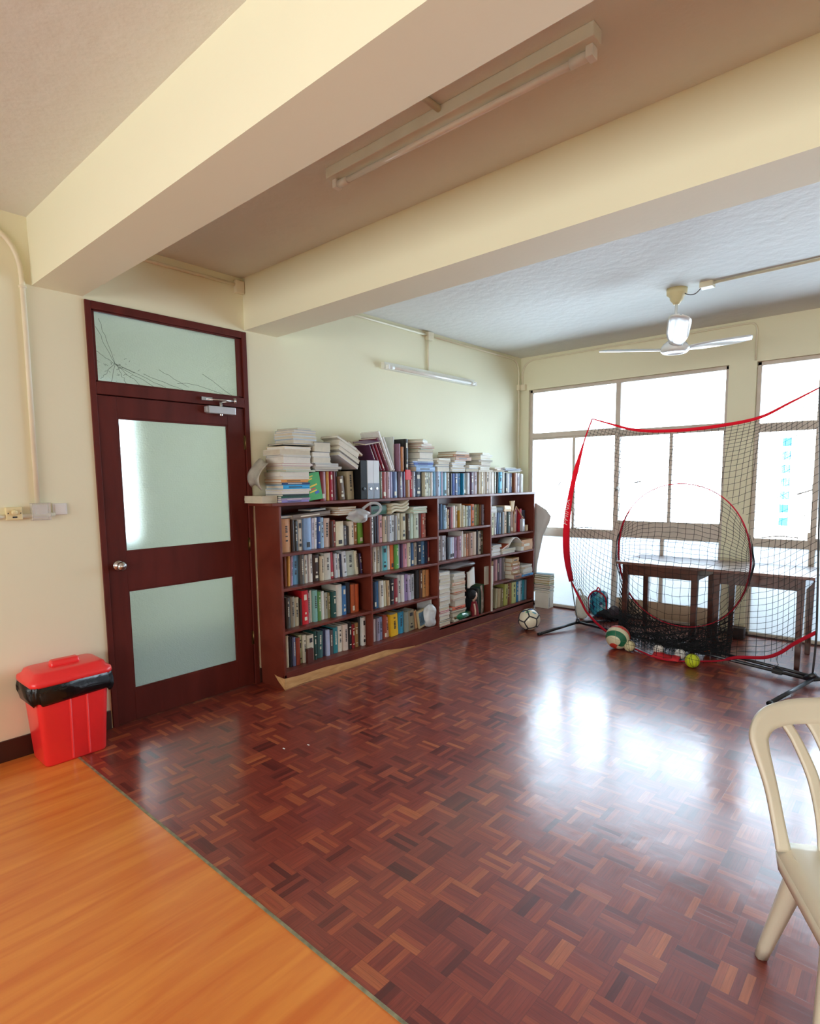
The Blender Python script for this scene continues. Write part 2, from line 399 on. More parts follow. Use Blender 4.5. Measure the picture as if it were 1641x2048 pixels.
# ---------------------------------------------------------------- windows
def bars(name, parent, lst, m=FRAME, bevel=.004):
    mb = MB()
    for a, b in lst: mb.box(a, b, m)
    return mb.build(name, parent, bevel)
y0, y1 = LW + .035, LW + .085
def window(name, x0, x1, mull, trans, sill0, sill1, casem, zb, board=None):
    """frame bars in one part; clear panes above the sill rail, white obscure panes below"""
    w = bars(name, None, [((x0, y0, 0), (x0 + .035, y1, 2.56)), ((x1 - .03, y0, 0), (x1, y1, 2.56)), ((x0, y0, 2.525), (x1, y1, 2.56)),
                          ((x0, y0, 0), (x1, y1, .03))] + [((a, y0 - .01, 0), (b, y1, 2.53)) for a, b in mull], bevel=.004)
    struct(w)
    xs = [x0 + .035] + [v for ab in mull for v in ab] + [x1 - .03]
    for k in range(len(xs) // 2):
        a, b = xs[2 * k], xs[2 * k + 1]
        t0, t1 = trans[k]; s0, s1 = sill0[k], sill1[k]
        bars('rail', w, [((a, y0 - .004, t0), (b, y1 - .004, t1)), ((a, y0 - .012, s0), (b, y1 - .004, s1))])
        ym = (y0 + y1) / 2
        c = casem[k]
        if c: bars('casement', w, [((c - .016, y0, s1), (c + .016, y1 - .01, t0)), ((a, y0 + .005, s1), (b, y1 - .015, s1 + .02)), ((a, y0 + .005, t0 - .02), (b, y1 - .015, t0))])
        mb = MB(); mb.box((a, ym, t1), (b, ym + .005, 2.525), CLEAR); mb.build('pane', w)
        mb = MB(); mb.box((a, ym, s1), (b, ym + .005, t0), CLEAR); mb.build('pane', w)
        zl = zb[k]
        mb = MB(); mb.box((a, ym, max(zl, .03)), (b, ym + .006, s0), FROSTW); o = mb.build('obscure_pane', w)
        if zl > .05: mb = MB(); mb.box((a, ym - .01, .03), (b, ym + .012, zl), mat('beige_board', 'c3ab90', .6)); mb.build('kick_board', w)
    return w
w1 = window('window_1', .112, 2.245, [(1.153, 1.207)], [(1.995, 2.055), (1.975, 2.03)], [.84, .875], [.925, 1.035], [.675, 1.735], [.03, .20])
w2 = window('window_2', 2.478, 7.2, [(2.955, 3.0), (3.9, 3.95), (4.9, 4.95), (5.9, 5.95)], [(1.92, 2.0)] * 5, [.855] * 5, [.935] * 5, [None, 3.45, 4.4, 5.4, 6.6], [.03] * 5)
bars('mullion', w1, [((1.66, y0, .2), (1.695, y1 - .01, .875))])
# casement stays and latches
for w, x, z, l, r_ in ((w1, .52, 1.46, .06, 55), (w1, 1.42, 1.47, .07, 5), (w1, 1.195, 1.40, .06, 70), (w2, 2.9, 1.37, .12, 20)):
    mb = MB(); mb.tube([(x - l / 2 * math.cos(R(r_)), y0 - .02, z - l / 2 * math.sin(R(r_))), (x + l / 2 * math.cos(R(r_)), y0 - .025, z + l / 2 * math.sin(R(r_)))], .006, STEEL, 6)
    mb.tube([(x, y0 - .02, z), (x, y0 + .02, z)], .005, STEEL, 6); mb.build('latch', w)
for w, xa, xb, z in ((w1, .68, .98, .955), (w2, 2.58, 2.87, .955)):
    mb = MB(); mb.tube(catmull([(xa, y0 - .02, z - .01), ((xa + xb) / 2, y0 - .025, z + .012), (xb, y0 - .02, z + .002)], 4), .005, STEEL, 6); mb.build('casement_stay', w)
mb = MB(); mb.box((2.94, y0 - .03, .935), (2.975, y0 - .01, 1.01), FRAME); mb.build('window_hinge', w2)
# window band behind the camera
w3 = bars('window_3', None, [((.4, YB - .08, .85), (7.0, YB - .04, .89)), ((.4, YB - .08, 2.11), (7.0, YB - .04, 2.15))] + [((x, YB - .08, .85), (x + .05, YB - .04, 2.15)) for x in (.4, 1.7, 3.0, 4.3, 5.6, 6.95)])
struct(w3)
mb = MB(); mb.box((.42, YB - .062, .87), (6.98, YB - .058, 2.13), CLEAR); mb.build('pane', w3)
# building across the way, with a column of blue window panes
FAC = mat('sunlit_facade', 'f0efec', .8)
bl = struct(box('exterior_building', (-24, 120, -40), (-6, 130, 40), FAC))
mb = MB()
for k in range(7): mb.box((-15.8, 119.8, -7.2 + k * 2.33), (-14.5, 120.0, -5.8 + k * 2.33), mat('blue_panes', '1c7cb8', .6))
mb.build('facade_windows', bl)
# gallery outside the door: floor, outer wall, soffit
GAL = mat('gallery_paint', 'c8c8b8', .8)
struct(box('added_parapet', (-.5, 5.55, -.6), (9, 5.7, .78), mat('added_parapet_paint', 'e4e4e0', .8)))  # outside the windows: unseen wall added to dim the lower obscure panes
struct(box('added_ledge', (-.5, 4.93, -.2), (9, 5.55, -.02), mat('added_ledge_grey', 'b8b6b0', .8)))  # unseen ledge added with that wall, for the same dimming
mb = MB(); mb.box((-1.9, -4, -.1), (-.12, 5, -.02), mat('gallery_floor', '38484c', .8)); struct(mb.build('floor'))
mb = MB(); mb.box((-2.0, -4, .62), (-1.9, .25, 2.9), GAL); mb.box((-2.0, 1.04, .62), (-1.9, 5, 2.9), GAL); mb.box((-2.0, .25, .62), (-1.9, 1.04, .98), GAL); mb.box((-2.0, .25, 2.35), (-1.9, 1.04, 2.9), GAL); mb.box((-2.0, -4, -.1), (-1.9, 5, .62), GAL); struct(mb.build('wall_outer'))  # opening shaped to put a bright band on the door panes
struct(box('ceiling', (-2.0, -4, 2.9), (-.12, 5, 3.0), GAL))

# ---------------------------------------------------------------- the door
d = MB(); x0, x1 = -.075, .012
for a, b in (((x0, DW0, 0), (x1, 0, 2.576)), ((x0, .998, 0), (x1, 1.035, 2.576)), ((x0, 0, 2.53), (x1, .998, 2.576)), ((x0, 0, 2.045), (x1, .998, 2.115)), ((x0, 0, 2.02), (-.045, .998, 2.05)), ((x0, 0, 0), (-.045, .012, 2.05)), ((x0, .986, 0), (-.045, .998, 2.05))): d.box(a, b, DOORW)
fr = struct(d.build('door_1', bevel=.003))
# transom light
TY0, TY1, TZ0, TZ1 = .018, .958, 2.125, 2.522
mb = MB()
for a, b in (((-.02, 0, 2.115), (0, TY0, 2.53)), ((-.02, TY1 , 2.115), (0, .998, 2.53)), ((-.02, 0, 2.115), (0, .998, TZ0)), ((-.02, 0, TZ1), (0, .998, 2.53))): mb.box(a, b, DOORW)
mb.build('transom_bead', fr, .002)
tp = MB(); tp.box((-.030, TY0 - .01, TZ0 - .008), (-.025, TY1 + .01, TZ1 + .006), FROSTD); tp = tp.build('transom_pane', fr)
ck = MB(); CR = mat('glass_crack', '4a5450', .3)
def crack(pts, r=.0011):
    ck.tube([(-.0245, p[0], p[1]) for p in pts], r, CR, 4)
rg = random.Random(3)
def jag(a, b, n=8, j=.006):
    return [(a[0] + (b[0] - a[0]) * t + (rg.uniform(-j, j) if 0 < t < 1 else 0), a[1] + (b[1] - a[1]) * t + (rg.uniform(-j, j) if 0 < t < 1 else 0)) for t in [i / n for i in range(n + 1)]]
hub_ = (.13, 2.24)
for b in ((.03, 2.44), (.05, 2.49), (.04, 2.14), (.10, 2.128), (.19, 2.128), (.27, 2.128), (.36, 2.128), (.44, 2.13), (.02, 2.3), (.24, 2.2)): crack(jag(hub_, b))
crack(jag((.40, 2.24), (.60, 2.15), 6)); crack([(.52, 2.165), (.58, 2.175), (.66, 2.17), (.76, 2.15), (.86, 2.128)]); crack([(.70, 2.25), (.78, 2.21), (.86, 2.16), (.92, 2.128)]); crack(jag((.3, 2.2), (.56, 2.128), 6))
for i in range(34):
    a = rg.uniform(0, 6.3); q = rg.uniform(.01, .11); c = (hub_[0] + q * math.cos(a) * 1.3, max(2.13, hub_[1] - .03 + q * math.sin(a) * .8)); crack([c, (c[0] + rg.uniform(-.02, .02), c[1] + rg.uniform(-.012, .012))], .0009)
ck.build('crack', fr)
# leaf: stiles, rails, beads
UG = (.122, .853, 1.0995, 1.9057); LG = (.122, .853, .2159, .8388)
lf = MB(); xa, xb = -.042, .0
for a, b in (((xa, .003, .006), (xb, .112, 2.04)), ((xa, .863, .006), (xb, .994, 2.04)), ((xa, .112, .006), (xb, .863, .206)), ((xa, .112, .849), (xb, .863, 1.0895)), ((xa, .112, 1.9157), (xb, .863, 2.04))): lf.box(a, b, DOORW)
leaf = lf.build('door_leaf', fr, .002)
for g in (UG, LG):
    mb = MB()
    for a, b in (((-.016, g[0] - .012, g[2] - .012), (-.004, g[0], g[3] + .012)), ((-.016, g[1], g[2] - .012), (-.004, g[1] + .012, g[3] + .012)), ((-.016, g[0], g[2] - .012), (-.004, g[1], g[2])), ((-.016, g[0], g[3]), (-.004, g[1], g[3] + .012))): mb.box(a, b, DOORW)
    mb.build('glazing_bead', fr, .002)
    mb = MB(); mb.box((-.024, g[0] - .01, g[2] - .01), (-.019, g[1] + .01, g[3] + .01), FROSTD); mb.build('door_pane', fr)
kn = MB(); kn.lathe([(.033, 0), (.033, .004), (.028, .009), (.012, .012), (.011, .032), (.020, .038), (.0275, .050), (.0275, .062), (.020, .071), (.007, .073), (.006, .075), (.001, .075)], (0, .062, 1.012), STEEL, 24, 'X')
kn.build('door_knob', fr)
for z in (1.80, 1.06, .36):
    mb = MB(); mb.tube([(.006, .999, z - .05), (.006, .999, z + .05)], .006, BRASS, 8); mb.box((.0, .985, z - .05), (.004, 1.012, z + .05), BRASS); mb.build('hinge', fr)
mb = MB(); mb.box((0, .70, 1.985), (.045, .905, 2.035), ALU); mb.tube([(.025, .80, 1.97), (.025, .80, 2.065)], .011, STEEL, 12)
mb.box((.004, .685, 1.99), (.036, .70, 2.03), ALU); mb.build('door_closer', fr, .004)
mb = MB(); mb.tube([(.025, .80, 2.065), (.07, .885, 2.075)], .006, STEEL, 6); mb.tube([(.07, .885, 2.075), (.03, .69, 2.078)], .006, STEEL, 6); mb.box((.012, .655, 2.068), (.034, .735, 2.09), STEEL); mb.tube([(.07, .885, 2.06), (.07, .885, 2.095)], .009, STEEL, 8)
mb.build('closer_arm', fr)

# ---------------------------------------------------------------- conduits, switches, lamps
def conduit(label, runs, boxes, r=.0115, name='conduit', clips=()):
    mb = MB()
    for p in runs: mb.tube(p, r, PIPE, 10)
    base = runs[0][0]
    o = mb.build(name)
    for a, b in boxes: box('junction_box', a, b, PIPE, o, .003)
    for c in clips:
        m2 = MB(); m2.tube([(c[0] + .001, c[1] - .0, c[2] - .006), (c[0] + .001, c[1], c[2] + .006)], r * 1.35, PIPE, 10); m2.build('saddle_clip', o)
    return tag(o, label, 'conduit')
g = .0125
conduit('thick cream conduit curving down the wall to the light switches',
        [[(g, -1.7, 2.868)] + [(g, -.62, 2.868)] + arc((g, -.56, 2.866), (g, -.345, 2.86), (g, -.342, 2.62), 8) + [(g, -.343, 2.3), (g, -.352, 1.41)]], [], .014, clips=[(g, -.342, 2.57)])
conduit('cream conduit high on wall above the door, ending in a box at the beam', [[(g, -.035, 2.886), (g, .96, 2.886)]], [((.0, .955, 2.83), (.035, 1.022, 2.915))], .011)
conduit('cream conduit along ceiling edge with drop to wall lamp, bending down at corner',
        [[(g, 1.31, 2.905), (g, 3.04, 2.905)], [(g, 3.04, 2.905), (g, 4.55, 2.905)] + arc((g, 4.6, 2.903), (g, 4.735, 2.895), (g, 4.742, 2.76), 6) + [(g, 4.742, 2.6), (g, 4.742, 1.2)],
         [(g, 3.065, 2.87), (g, 3.065, 2.55)]], [((0, 3.04, 2.862), (.04, 3.125, 2.935)), ((0, 4.715, 2.56), (.035, 4.77, 2.625))], .010)
yy = LW - g
conduit('cream conduit under ceiling along window wall, bending down to right window corner',
        [[(.028, yy, 2.6), (.03, yy, 2.7)] + arc((.03, yy, 2.74), (.04, yy, 2.885), (.18, yy, 2.9), 6) + [(1.2, yy, 2.905), (2.36, yy, 2.91)] + arc((2.40, yy, 2.91), (2.465, yy, 2.91), (2.468, yy, 2.84), 5) + [(2.468, yy, 2.57)]],
        [((.022, LW - .045, 2.56), (.085, LW, 2.63))], .009)
# ceiling conduit feeding the fan
cf = conduit('white conduit on the ceiling leading to the fan junction box', [[(2.44, 3.414, ZC - .012), (4.6, 3.37, ZC - .012)]], [((2.36, 3.375, ZC - .04), (2.45, 3.455, ZC))], .011)
mb = MB(); mb.tube(catmull([(2.37, 3.40, ZC - .035), (2.33, 3.38, ZC - .075), (2.27, 3.40, ZC - .06), (2.22, 3.42, ZC - .015)], 6), .004, mat('grey_cord', '6a6a68', .5), 6); mb.build('cord', cf)

# switches
conduit('short cream conduit running behind the row of switches', [[(g, -1.5, 1.345), (g, -.27, 1.345)]], [], .012)
s = tag(box('fan_regulator', (0, -.508, 1.325), (.03, -.432, 1.395), CREAMP, bevel=.004), 'cream fan regulator plate with round dial, first beside the frame edge', 'switch')
mb = MB(); mb.lathe([(.016, .03), (.014, .04), (.008, .043)], (0, -.47, 1.366), CREAMP, 16, 'X'); mb.build('dial', s)
box('badge', (.03, -.48, 1.337), (.031, -.458, 1.345), INKD, s)
for yy_ in (-.499, -.441): mb = MB(); mb.tube([(.03, yy_, 1.362), (.032, yy_, 1.362)], .003, INKD, 8); mb.build('screw', s)
s = tag(box('light_switch', (0, -.378, 1.33), (.018, -.305, 1.402), WHITE, bevel=.003), 'white rocker switch inside clear plastic guard box under the conduit', 'switch')
box('rocker', (.018, -.368, 1.34), (.022, -.315, 1.392), WHITE, s, .001)
mb = MB(); a, b = (0, -.388, 1.318), (.045, -.298, 1.413)
for p, q in (((a[0], a[1], a[2]), (b[0], a[1] + .003, b[2])), ((a[0], b[1] - .003, a[2]), (b[0], b[1], b[2])), ((a[0], a[1], b[2] - .003), (b[0], b[1], b[2])), ((a[0], a[1], a[2]), (b[0], b[1], a[2] + .003)), ((b[0] - .003, a[1], a[2]), (b[0], b[1], b[2]))): mb.box(p, q, film_mat('clear_plastic', 'e8e4e0', .28, .1) if 'clear_plastic' not in MATS else MATS['clear_plastic'])
mb.build('guard_cover', s)
s = tag(box('light_switch', (0, -.277, 1.343), (.014, -.205, 1.408), WHITE, bevel=.003), 'plain white single rocker switch closest to the door frame', 'switch')
box('rocker', (.014, -.268, 1.352), (.018, -.214, 1.400), WHITE, s, .001)

# ceiling batten between the beams (unlit)
def batten(p0, p1, down, side, label, name='fluorescent_lamp', stem=None):
    p0, p1, down, side = Vector(p0), Vector(p1), Vector(down), Vector(side)
    ax = (p1 - p0).normalized(); L = (p1 - p0).length
    def bx(nm, u0, u1, s0, s1, d0, d1, m, par, bev=.003):
        vs = [p0 + ax * u + side * s_ + down * d_ for d_ in (d0, d1) for u, s_ in ((u0, s0), (u1, s0), (u1, s1), (u0, s1))]
        mb = MB(); mb.add(vs, [(0, 1, 2, 3), (7, 6, 5, 4), (0, 4, 5, 1), (1, 5, 6, 2), (2, 6, 7, 3), (3, 7, 4, 0)], m); return mb.build(nm, par, bev)
    t = tag(bx(name, 0, L, -.03, .03, 0, .045, mat('lamp_body_enamel', 'dcdcd2', .35), None), label, 'lamp')
    for u in (.015, L - .04): bx('lamp_holder', u, u + .025, -.004, .036, .045, .082, WHITE, t)
    mb = MB(); c = side * .016 + down * .066; mb.tube([p0 + ax * .04 + c, p1 - ax * .04 + c], .013, mat('unlit_tube_glass', 'e9e6e2', .15), 14); mb.build('tube', t)
    for u in (.04, L - .10):
        mb = MB(); mb.tube([p0 + ax * u + c, p0 + ax * (u + .06) + c], .0165, WHITE, 12); mb.build('tube_cap', t)
    return t
lm = batten((1.553, .505, ZC - .001), (2.842, .505, ZC - .001), (0, 0, -1), (0, 1, 0), 'long unlit fluorescent batten on the ceiling between the two beams')
mb = MB(); mb.tube([(2.22, -.03, ZC - .014), (2.22, .48, ZC - .014)], .012, PIPE, 10); mb.build('supply_conduit', lm)
batten((0, 2.416, 2.535), (0, 3.796, 2.535), (1, 0, 0), (0, 0, -1), 'long white fluorescent batten on the wall above the books')
# ceiling fan
HX, HY, HZ = 2.19, 3.42, 2.50
FANW = mat('fan_white_enamel', 'dfe2e2', .22, coat=.5)
f = thing('ceiling_fan', 'white ceiling fan with three blades and cream canopy in front of windows', 'fan', (HX, HY, HZ))
mb = MB(); mb.lathe([(.075, ZC), (.072, ZC - .04), (.05, ZC - .06), (.047, ZC - .08), (.03, ZC - .10), (.022, ZC - .115)], (HX, HY, 0), CREAMP, 24); mb.build('canopy', f)
mb = MB(); mb.tube([(HX, HY, ZC - .1), (HX, HY, HZ + .03)], .011, FANW, 12); mb.build('down_rod', f)
mb = MB(); mb.lathe([(.02, HZ + .075), (.055, HZ + .06), (.085, HZ + .035), (.10, HZ + .015), (.105, HZ), (.10, HZ - .02), (.085, HZ - .032), (.078, HZ - .03), (.07, HZ - .024), (.02, HZ - .022)], (HX, HY, 0), FANW, 32); mb.build('motor_housing', f)
def blade(ang):
    a = R(ang); ux = Vector((math.cos(a), math.sin(a), 0)); uy = Vector((-math.sin(a), math.cos(a), 0)); P = []
    n = 16
    for i in range(n + 1):
        t = i / n; r_ = .10 + .55 * t
        w = .046 + .030 * min(1, t * 3)
        if t > .82: w *= math.sqrt(max(.02, 1 - ((t - .82) / .18) ** 2))
        row = []
        for j in range(7):
            s_ = -1 + j / 3
            tw = R(-12)
            p = Vector((HX, HY, HZ + .012 + .085 * t)) + ux * r_ + uy * (s_ * w * math.cos(tw)) + Vector((0, 0, s_ * w * math.sin(tw) - .012 * (1 - s_ * s_)))
            row.append(p)
        P.append(row)
    mb = MB(); mb.grid(P, FANW); mb.build('blade', f, solid=.004)
for a in (172, 50, -70): blade(a)

# ================================================================ bookcase
BD = .294; TT = 1.365
SIDES = [1.056, 1.957, 2.843, 3.738, 4.641]   # inner faces handled below; each upright is 18 mm thick
bc = thing('bookcase', 'long low red-brown wooden bookcase of four bays packed with books along wall', 'bookcase', (.15, 2.85, 0))
for y in (1.056, 4.637): box('side_panel', (0, y, .0), (BD, y + .02, TT - .022), CASEW, bc, .002)
for y in (1.957, 2.844, 3.737): box('divider', (0.006, y, .09), (BD - .002, y + .019, TT - .022), CASEW, bc, .002)
box('top_board', (0, 1.0, TT - .022), (BD + .006, 4.665, TT), CASEW, bc, .003)
box('back_panel', (0, 1.076, .09), (.006, 4.637, TT - .022), CASEW, bc)
BAYS = {1: (1.076, 1.957), 2: (1.976, 2.844), 3: (2.863, 3.737), 4: (3.756, 4.637)}
SH = {(1, 1): 1.0, (1, 2): .745, (1, 3): .43, (2, 1): .985, (2, 2): .735, (2, 3): .42, (3, 1): 1.04, (3, 2): .735, (4, 1): .915, (4, 2): .70, (4, 3): .40}
for (b, r), z in SH.items():
    a, c = BAYS[b]; box('shelf', (.006, a, z - .02), (BD - .004, c, z), CASEW, bc, .002)
for b, z in ((1, .13), (2, .13), (3, .10), (4, .09)):
    a, c = BAYS[b]; box('bottom_shelf', (.006, a, z - .02), (BD, c, z), CASEW, bc, .002)
PL = MB(); PL.box((BD - .016, 1.056, 0), (BD, 4.657, .112), CASEW); PL.build('plinth', bc, .003)
# the pale skirt strip at the foot, veneer gone
sk = MB()
ys = [1.0555, 1.2, 1.45, 1.7, 1.95, 2.12, 2.3, 2.5]; zt = [.088, .078, .080, .062, .060, .058, .030, .012]; zb_ = [.0, .012, .008, .006, .003, .002, .001, .0]
vs = []
for y, a, b in zip(ys, zt, zb_): vs += [(BD + .0005, y, b), (BD + .004, y, b), (BD + .0005, y, a), (BD + .004, y, a)]
fs = []
for i in range(len(ys) - 1):
    k = 4 * i; fs += [(k + 1, k + 5, k + 7, k + 3), (k + 2, k + 3, k + 7, k + 6), (k, k + 2, k + 6, k + 4)]
sk.add(vs, fs, BAREW); sk.add([(BD + .004, 1.0545, 0), (.22, 1.0545, .05), (.17, 1.0545, .095), (.21, 1.0545, .088), (BD + .004, 1.0545, .088)], [(0, 1, 2, 3, 4)], BAREW)
sk.build('worn_edge', bc)
box('plinth_moulding', (BD, 1.056, .0), (BD + .006, 4.657, .008), mat('light_lipping', '9a6a48', .5), bc)
# pale upright board standing at the mouth of the window-end bay
o = tag(box('white_board', (.13, 3.775, .4), (.292, 3.792, .595), mat('worn_white_board', 'cfc8b8', .6), bevel=.001), 'narrow off-white board upright beside stack of tan books in window-end bay', 'board')

# ---------------------------------------------------------------- books
CNAMES = {'black': '1c1c20', 'dark brown': '40281e', 'brown': '7a4e34', 'tan': 'b8905e', 'beige': 'c8b69a', 'cream': 'dcd6c0', 'white': 'e6e6e6', 'light grey': 'c2c6c8',
          'grey': '8c8e90', 'dark grey': '505050', 'navy': '262e54', 'blue': '3a74b0', 'light blue': '8cb8dc', 'slate blue': '64789c', 'teal': '2e8890', 'dark teal': '264e50', 'mint': 'a8c8b4', 'dark green': '24553a',
          'green': '60a048', 'olive': '8c8450', 'yellow': 'e8c040', 'orange': 'd87838', 'rust': 'a04a2c', 'red': 'c42832', 'maroon': '70202a', 'pink': 'd0949a', 'lilac': 'b0a0c8', 'purple': '584070', 'cyan': '28a4d0', 'mauve': '94788c', 'gold': 'ae8830'}
CN = {k: hexl(v) for k, v in CNAMES.items()}
def cname(h):
    c = hexl(h); q = lambda v: v ** (1 / 2.2)
    return min(CN, key=lambda k: sum((q(a) - q(b)) ** 2 for a, b in zip(CN[k], c)))
ORD = 'first second third fourth fifth sixth seventh eighth ninth tenth eleventh twelfth thirteenth fourteenth fifteenth sixteenth seventeenth eighteenth nineteenth twentieth twenty-first twenty-second twenty-third'.split()
def book_mesh(w, h, d, style, lum, rnd):
    """standing book: spine at x=0 facing +x, back at -d, thickness along y from 0 to w, height h; covers overhang the pages"""
    mb = MB(); ct = min(.0022, w * .12); o = .003
    n = 5; P = []
    sp = min(.006, w * .22)
    prof = [(-.006 + 0, 0)] + [(-.004 + sp * math.sin(math.pi * t) - .002, w * t) for t in [i / n for i in range(n + 1)]] + [(-.006, w)]
    vs = []; fs = []
    N = len(prof)
    for z in (0, h): vs += [(x, y, z) for x, y in prof]
    for i in range(N - 1): fs.append((i, i + 1, N + i + 1, N + i))
    fs.append(tuple(range(N - 1, -1, -1))); fs.append(tuple(range(N, 2 * N)))
    mb.add(vs, fs, COVER)
    mb.box((-d, 0, 0), (-.006, ct, h), COVER); mb.box((-d, w - ct, 0), (-.006, w, h), COVER)
    mb.box((-d + o, ct, o), (-.006, w - ct, h - o), PAGES)
    ink = INKD if lum > .25 else INKL
    xx = sp - .0045
    def mark(y0, y1, z0, z1): mb.box((-.006, y0 * w, z0 * h), (xx + .0006, y1 * w, z1 * h), ink)
    if style == 1: mark(.3, .7, .72, .88); mark(.3, .7, .12, .22); mark(.4, .6, .3, .36)
    elif style == 2: mark(.26, .74, .80, .83); mark(.26, .74, .16, .19); mark(.38, .62, .55, .72)
    elif style == 3: mark(.28, .72, .08, .24)
    elif style == 4:
        z = .88 - rnd.random() * .1
        while z > .35:
            q = rnd.uniform(.018, .05); mark(.38, .62, z - q, z); z -= q + .018
            if rnd.random() < .12: z -= .08
    return mb
def mk_book(name, mb, color, M4, label, group):
    o = mb.build(name); o.matrix_world = M4; o.color = hexl(color) + (1,)
    return tag(o, label, 'book' if name == 'book' else name.replace('_', ' '), group)
BAYN = {1: 'door-end bay', 2: 'second bay', 3: 'third bay', 4: 'window-end bay'}
ROWN = {1: 'top shelf', 2: 'second shelf', 3: 'third shelf', 4: 'bottom shelf'}
SEGN = {1: 'red and gold run on bookcase top', 2: 'run right of the white binders', 3: 'run below blue stack on bookcase top', 4: 'long middle run on bookcase top', 5: 'window-end run on bookcase top'}
rb = random.Random(11)
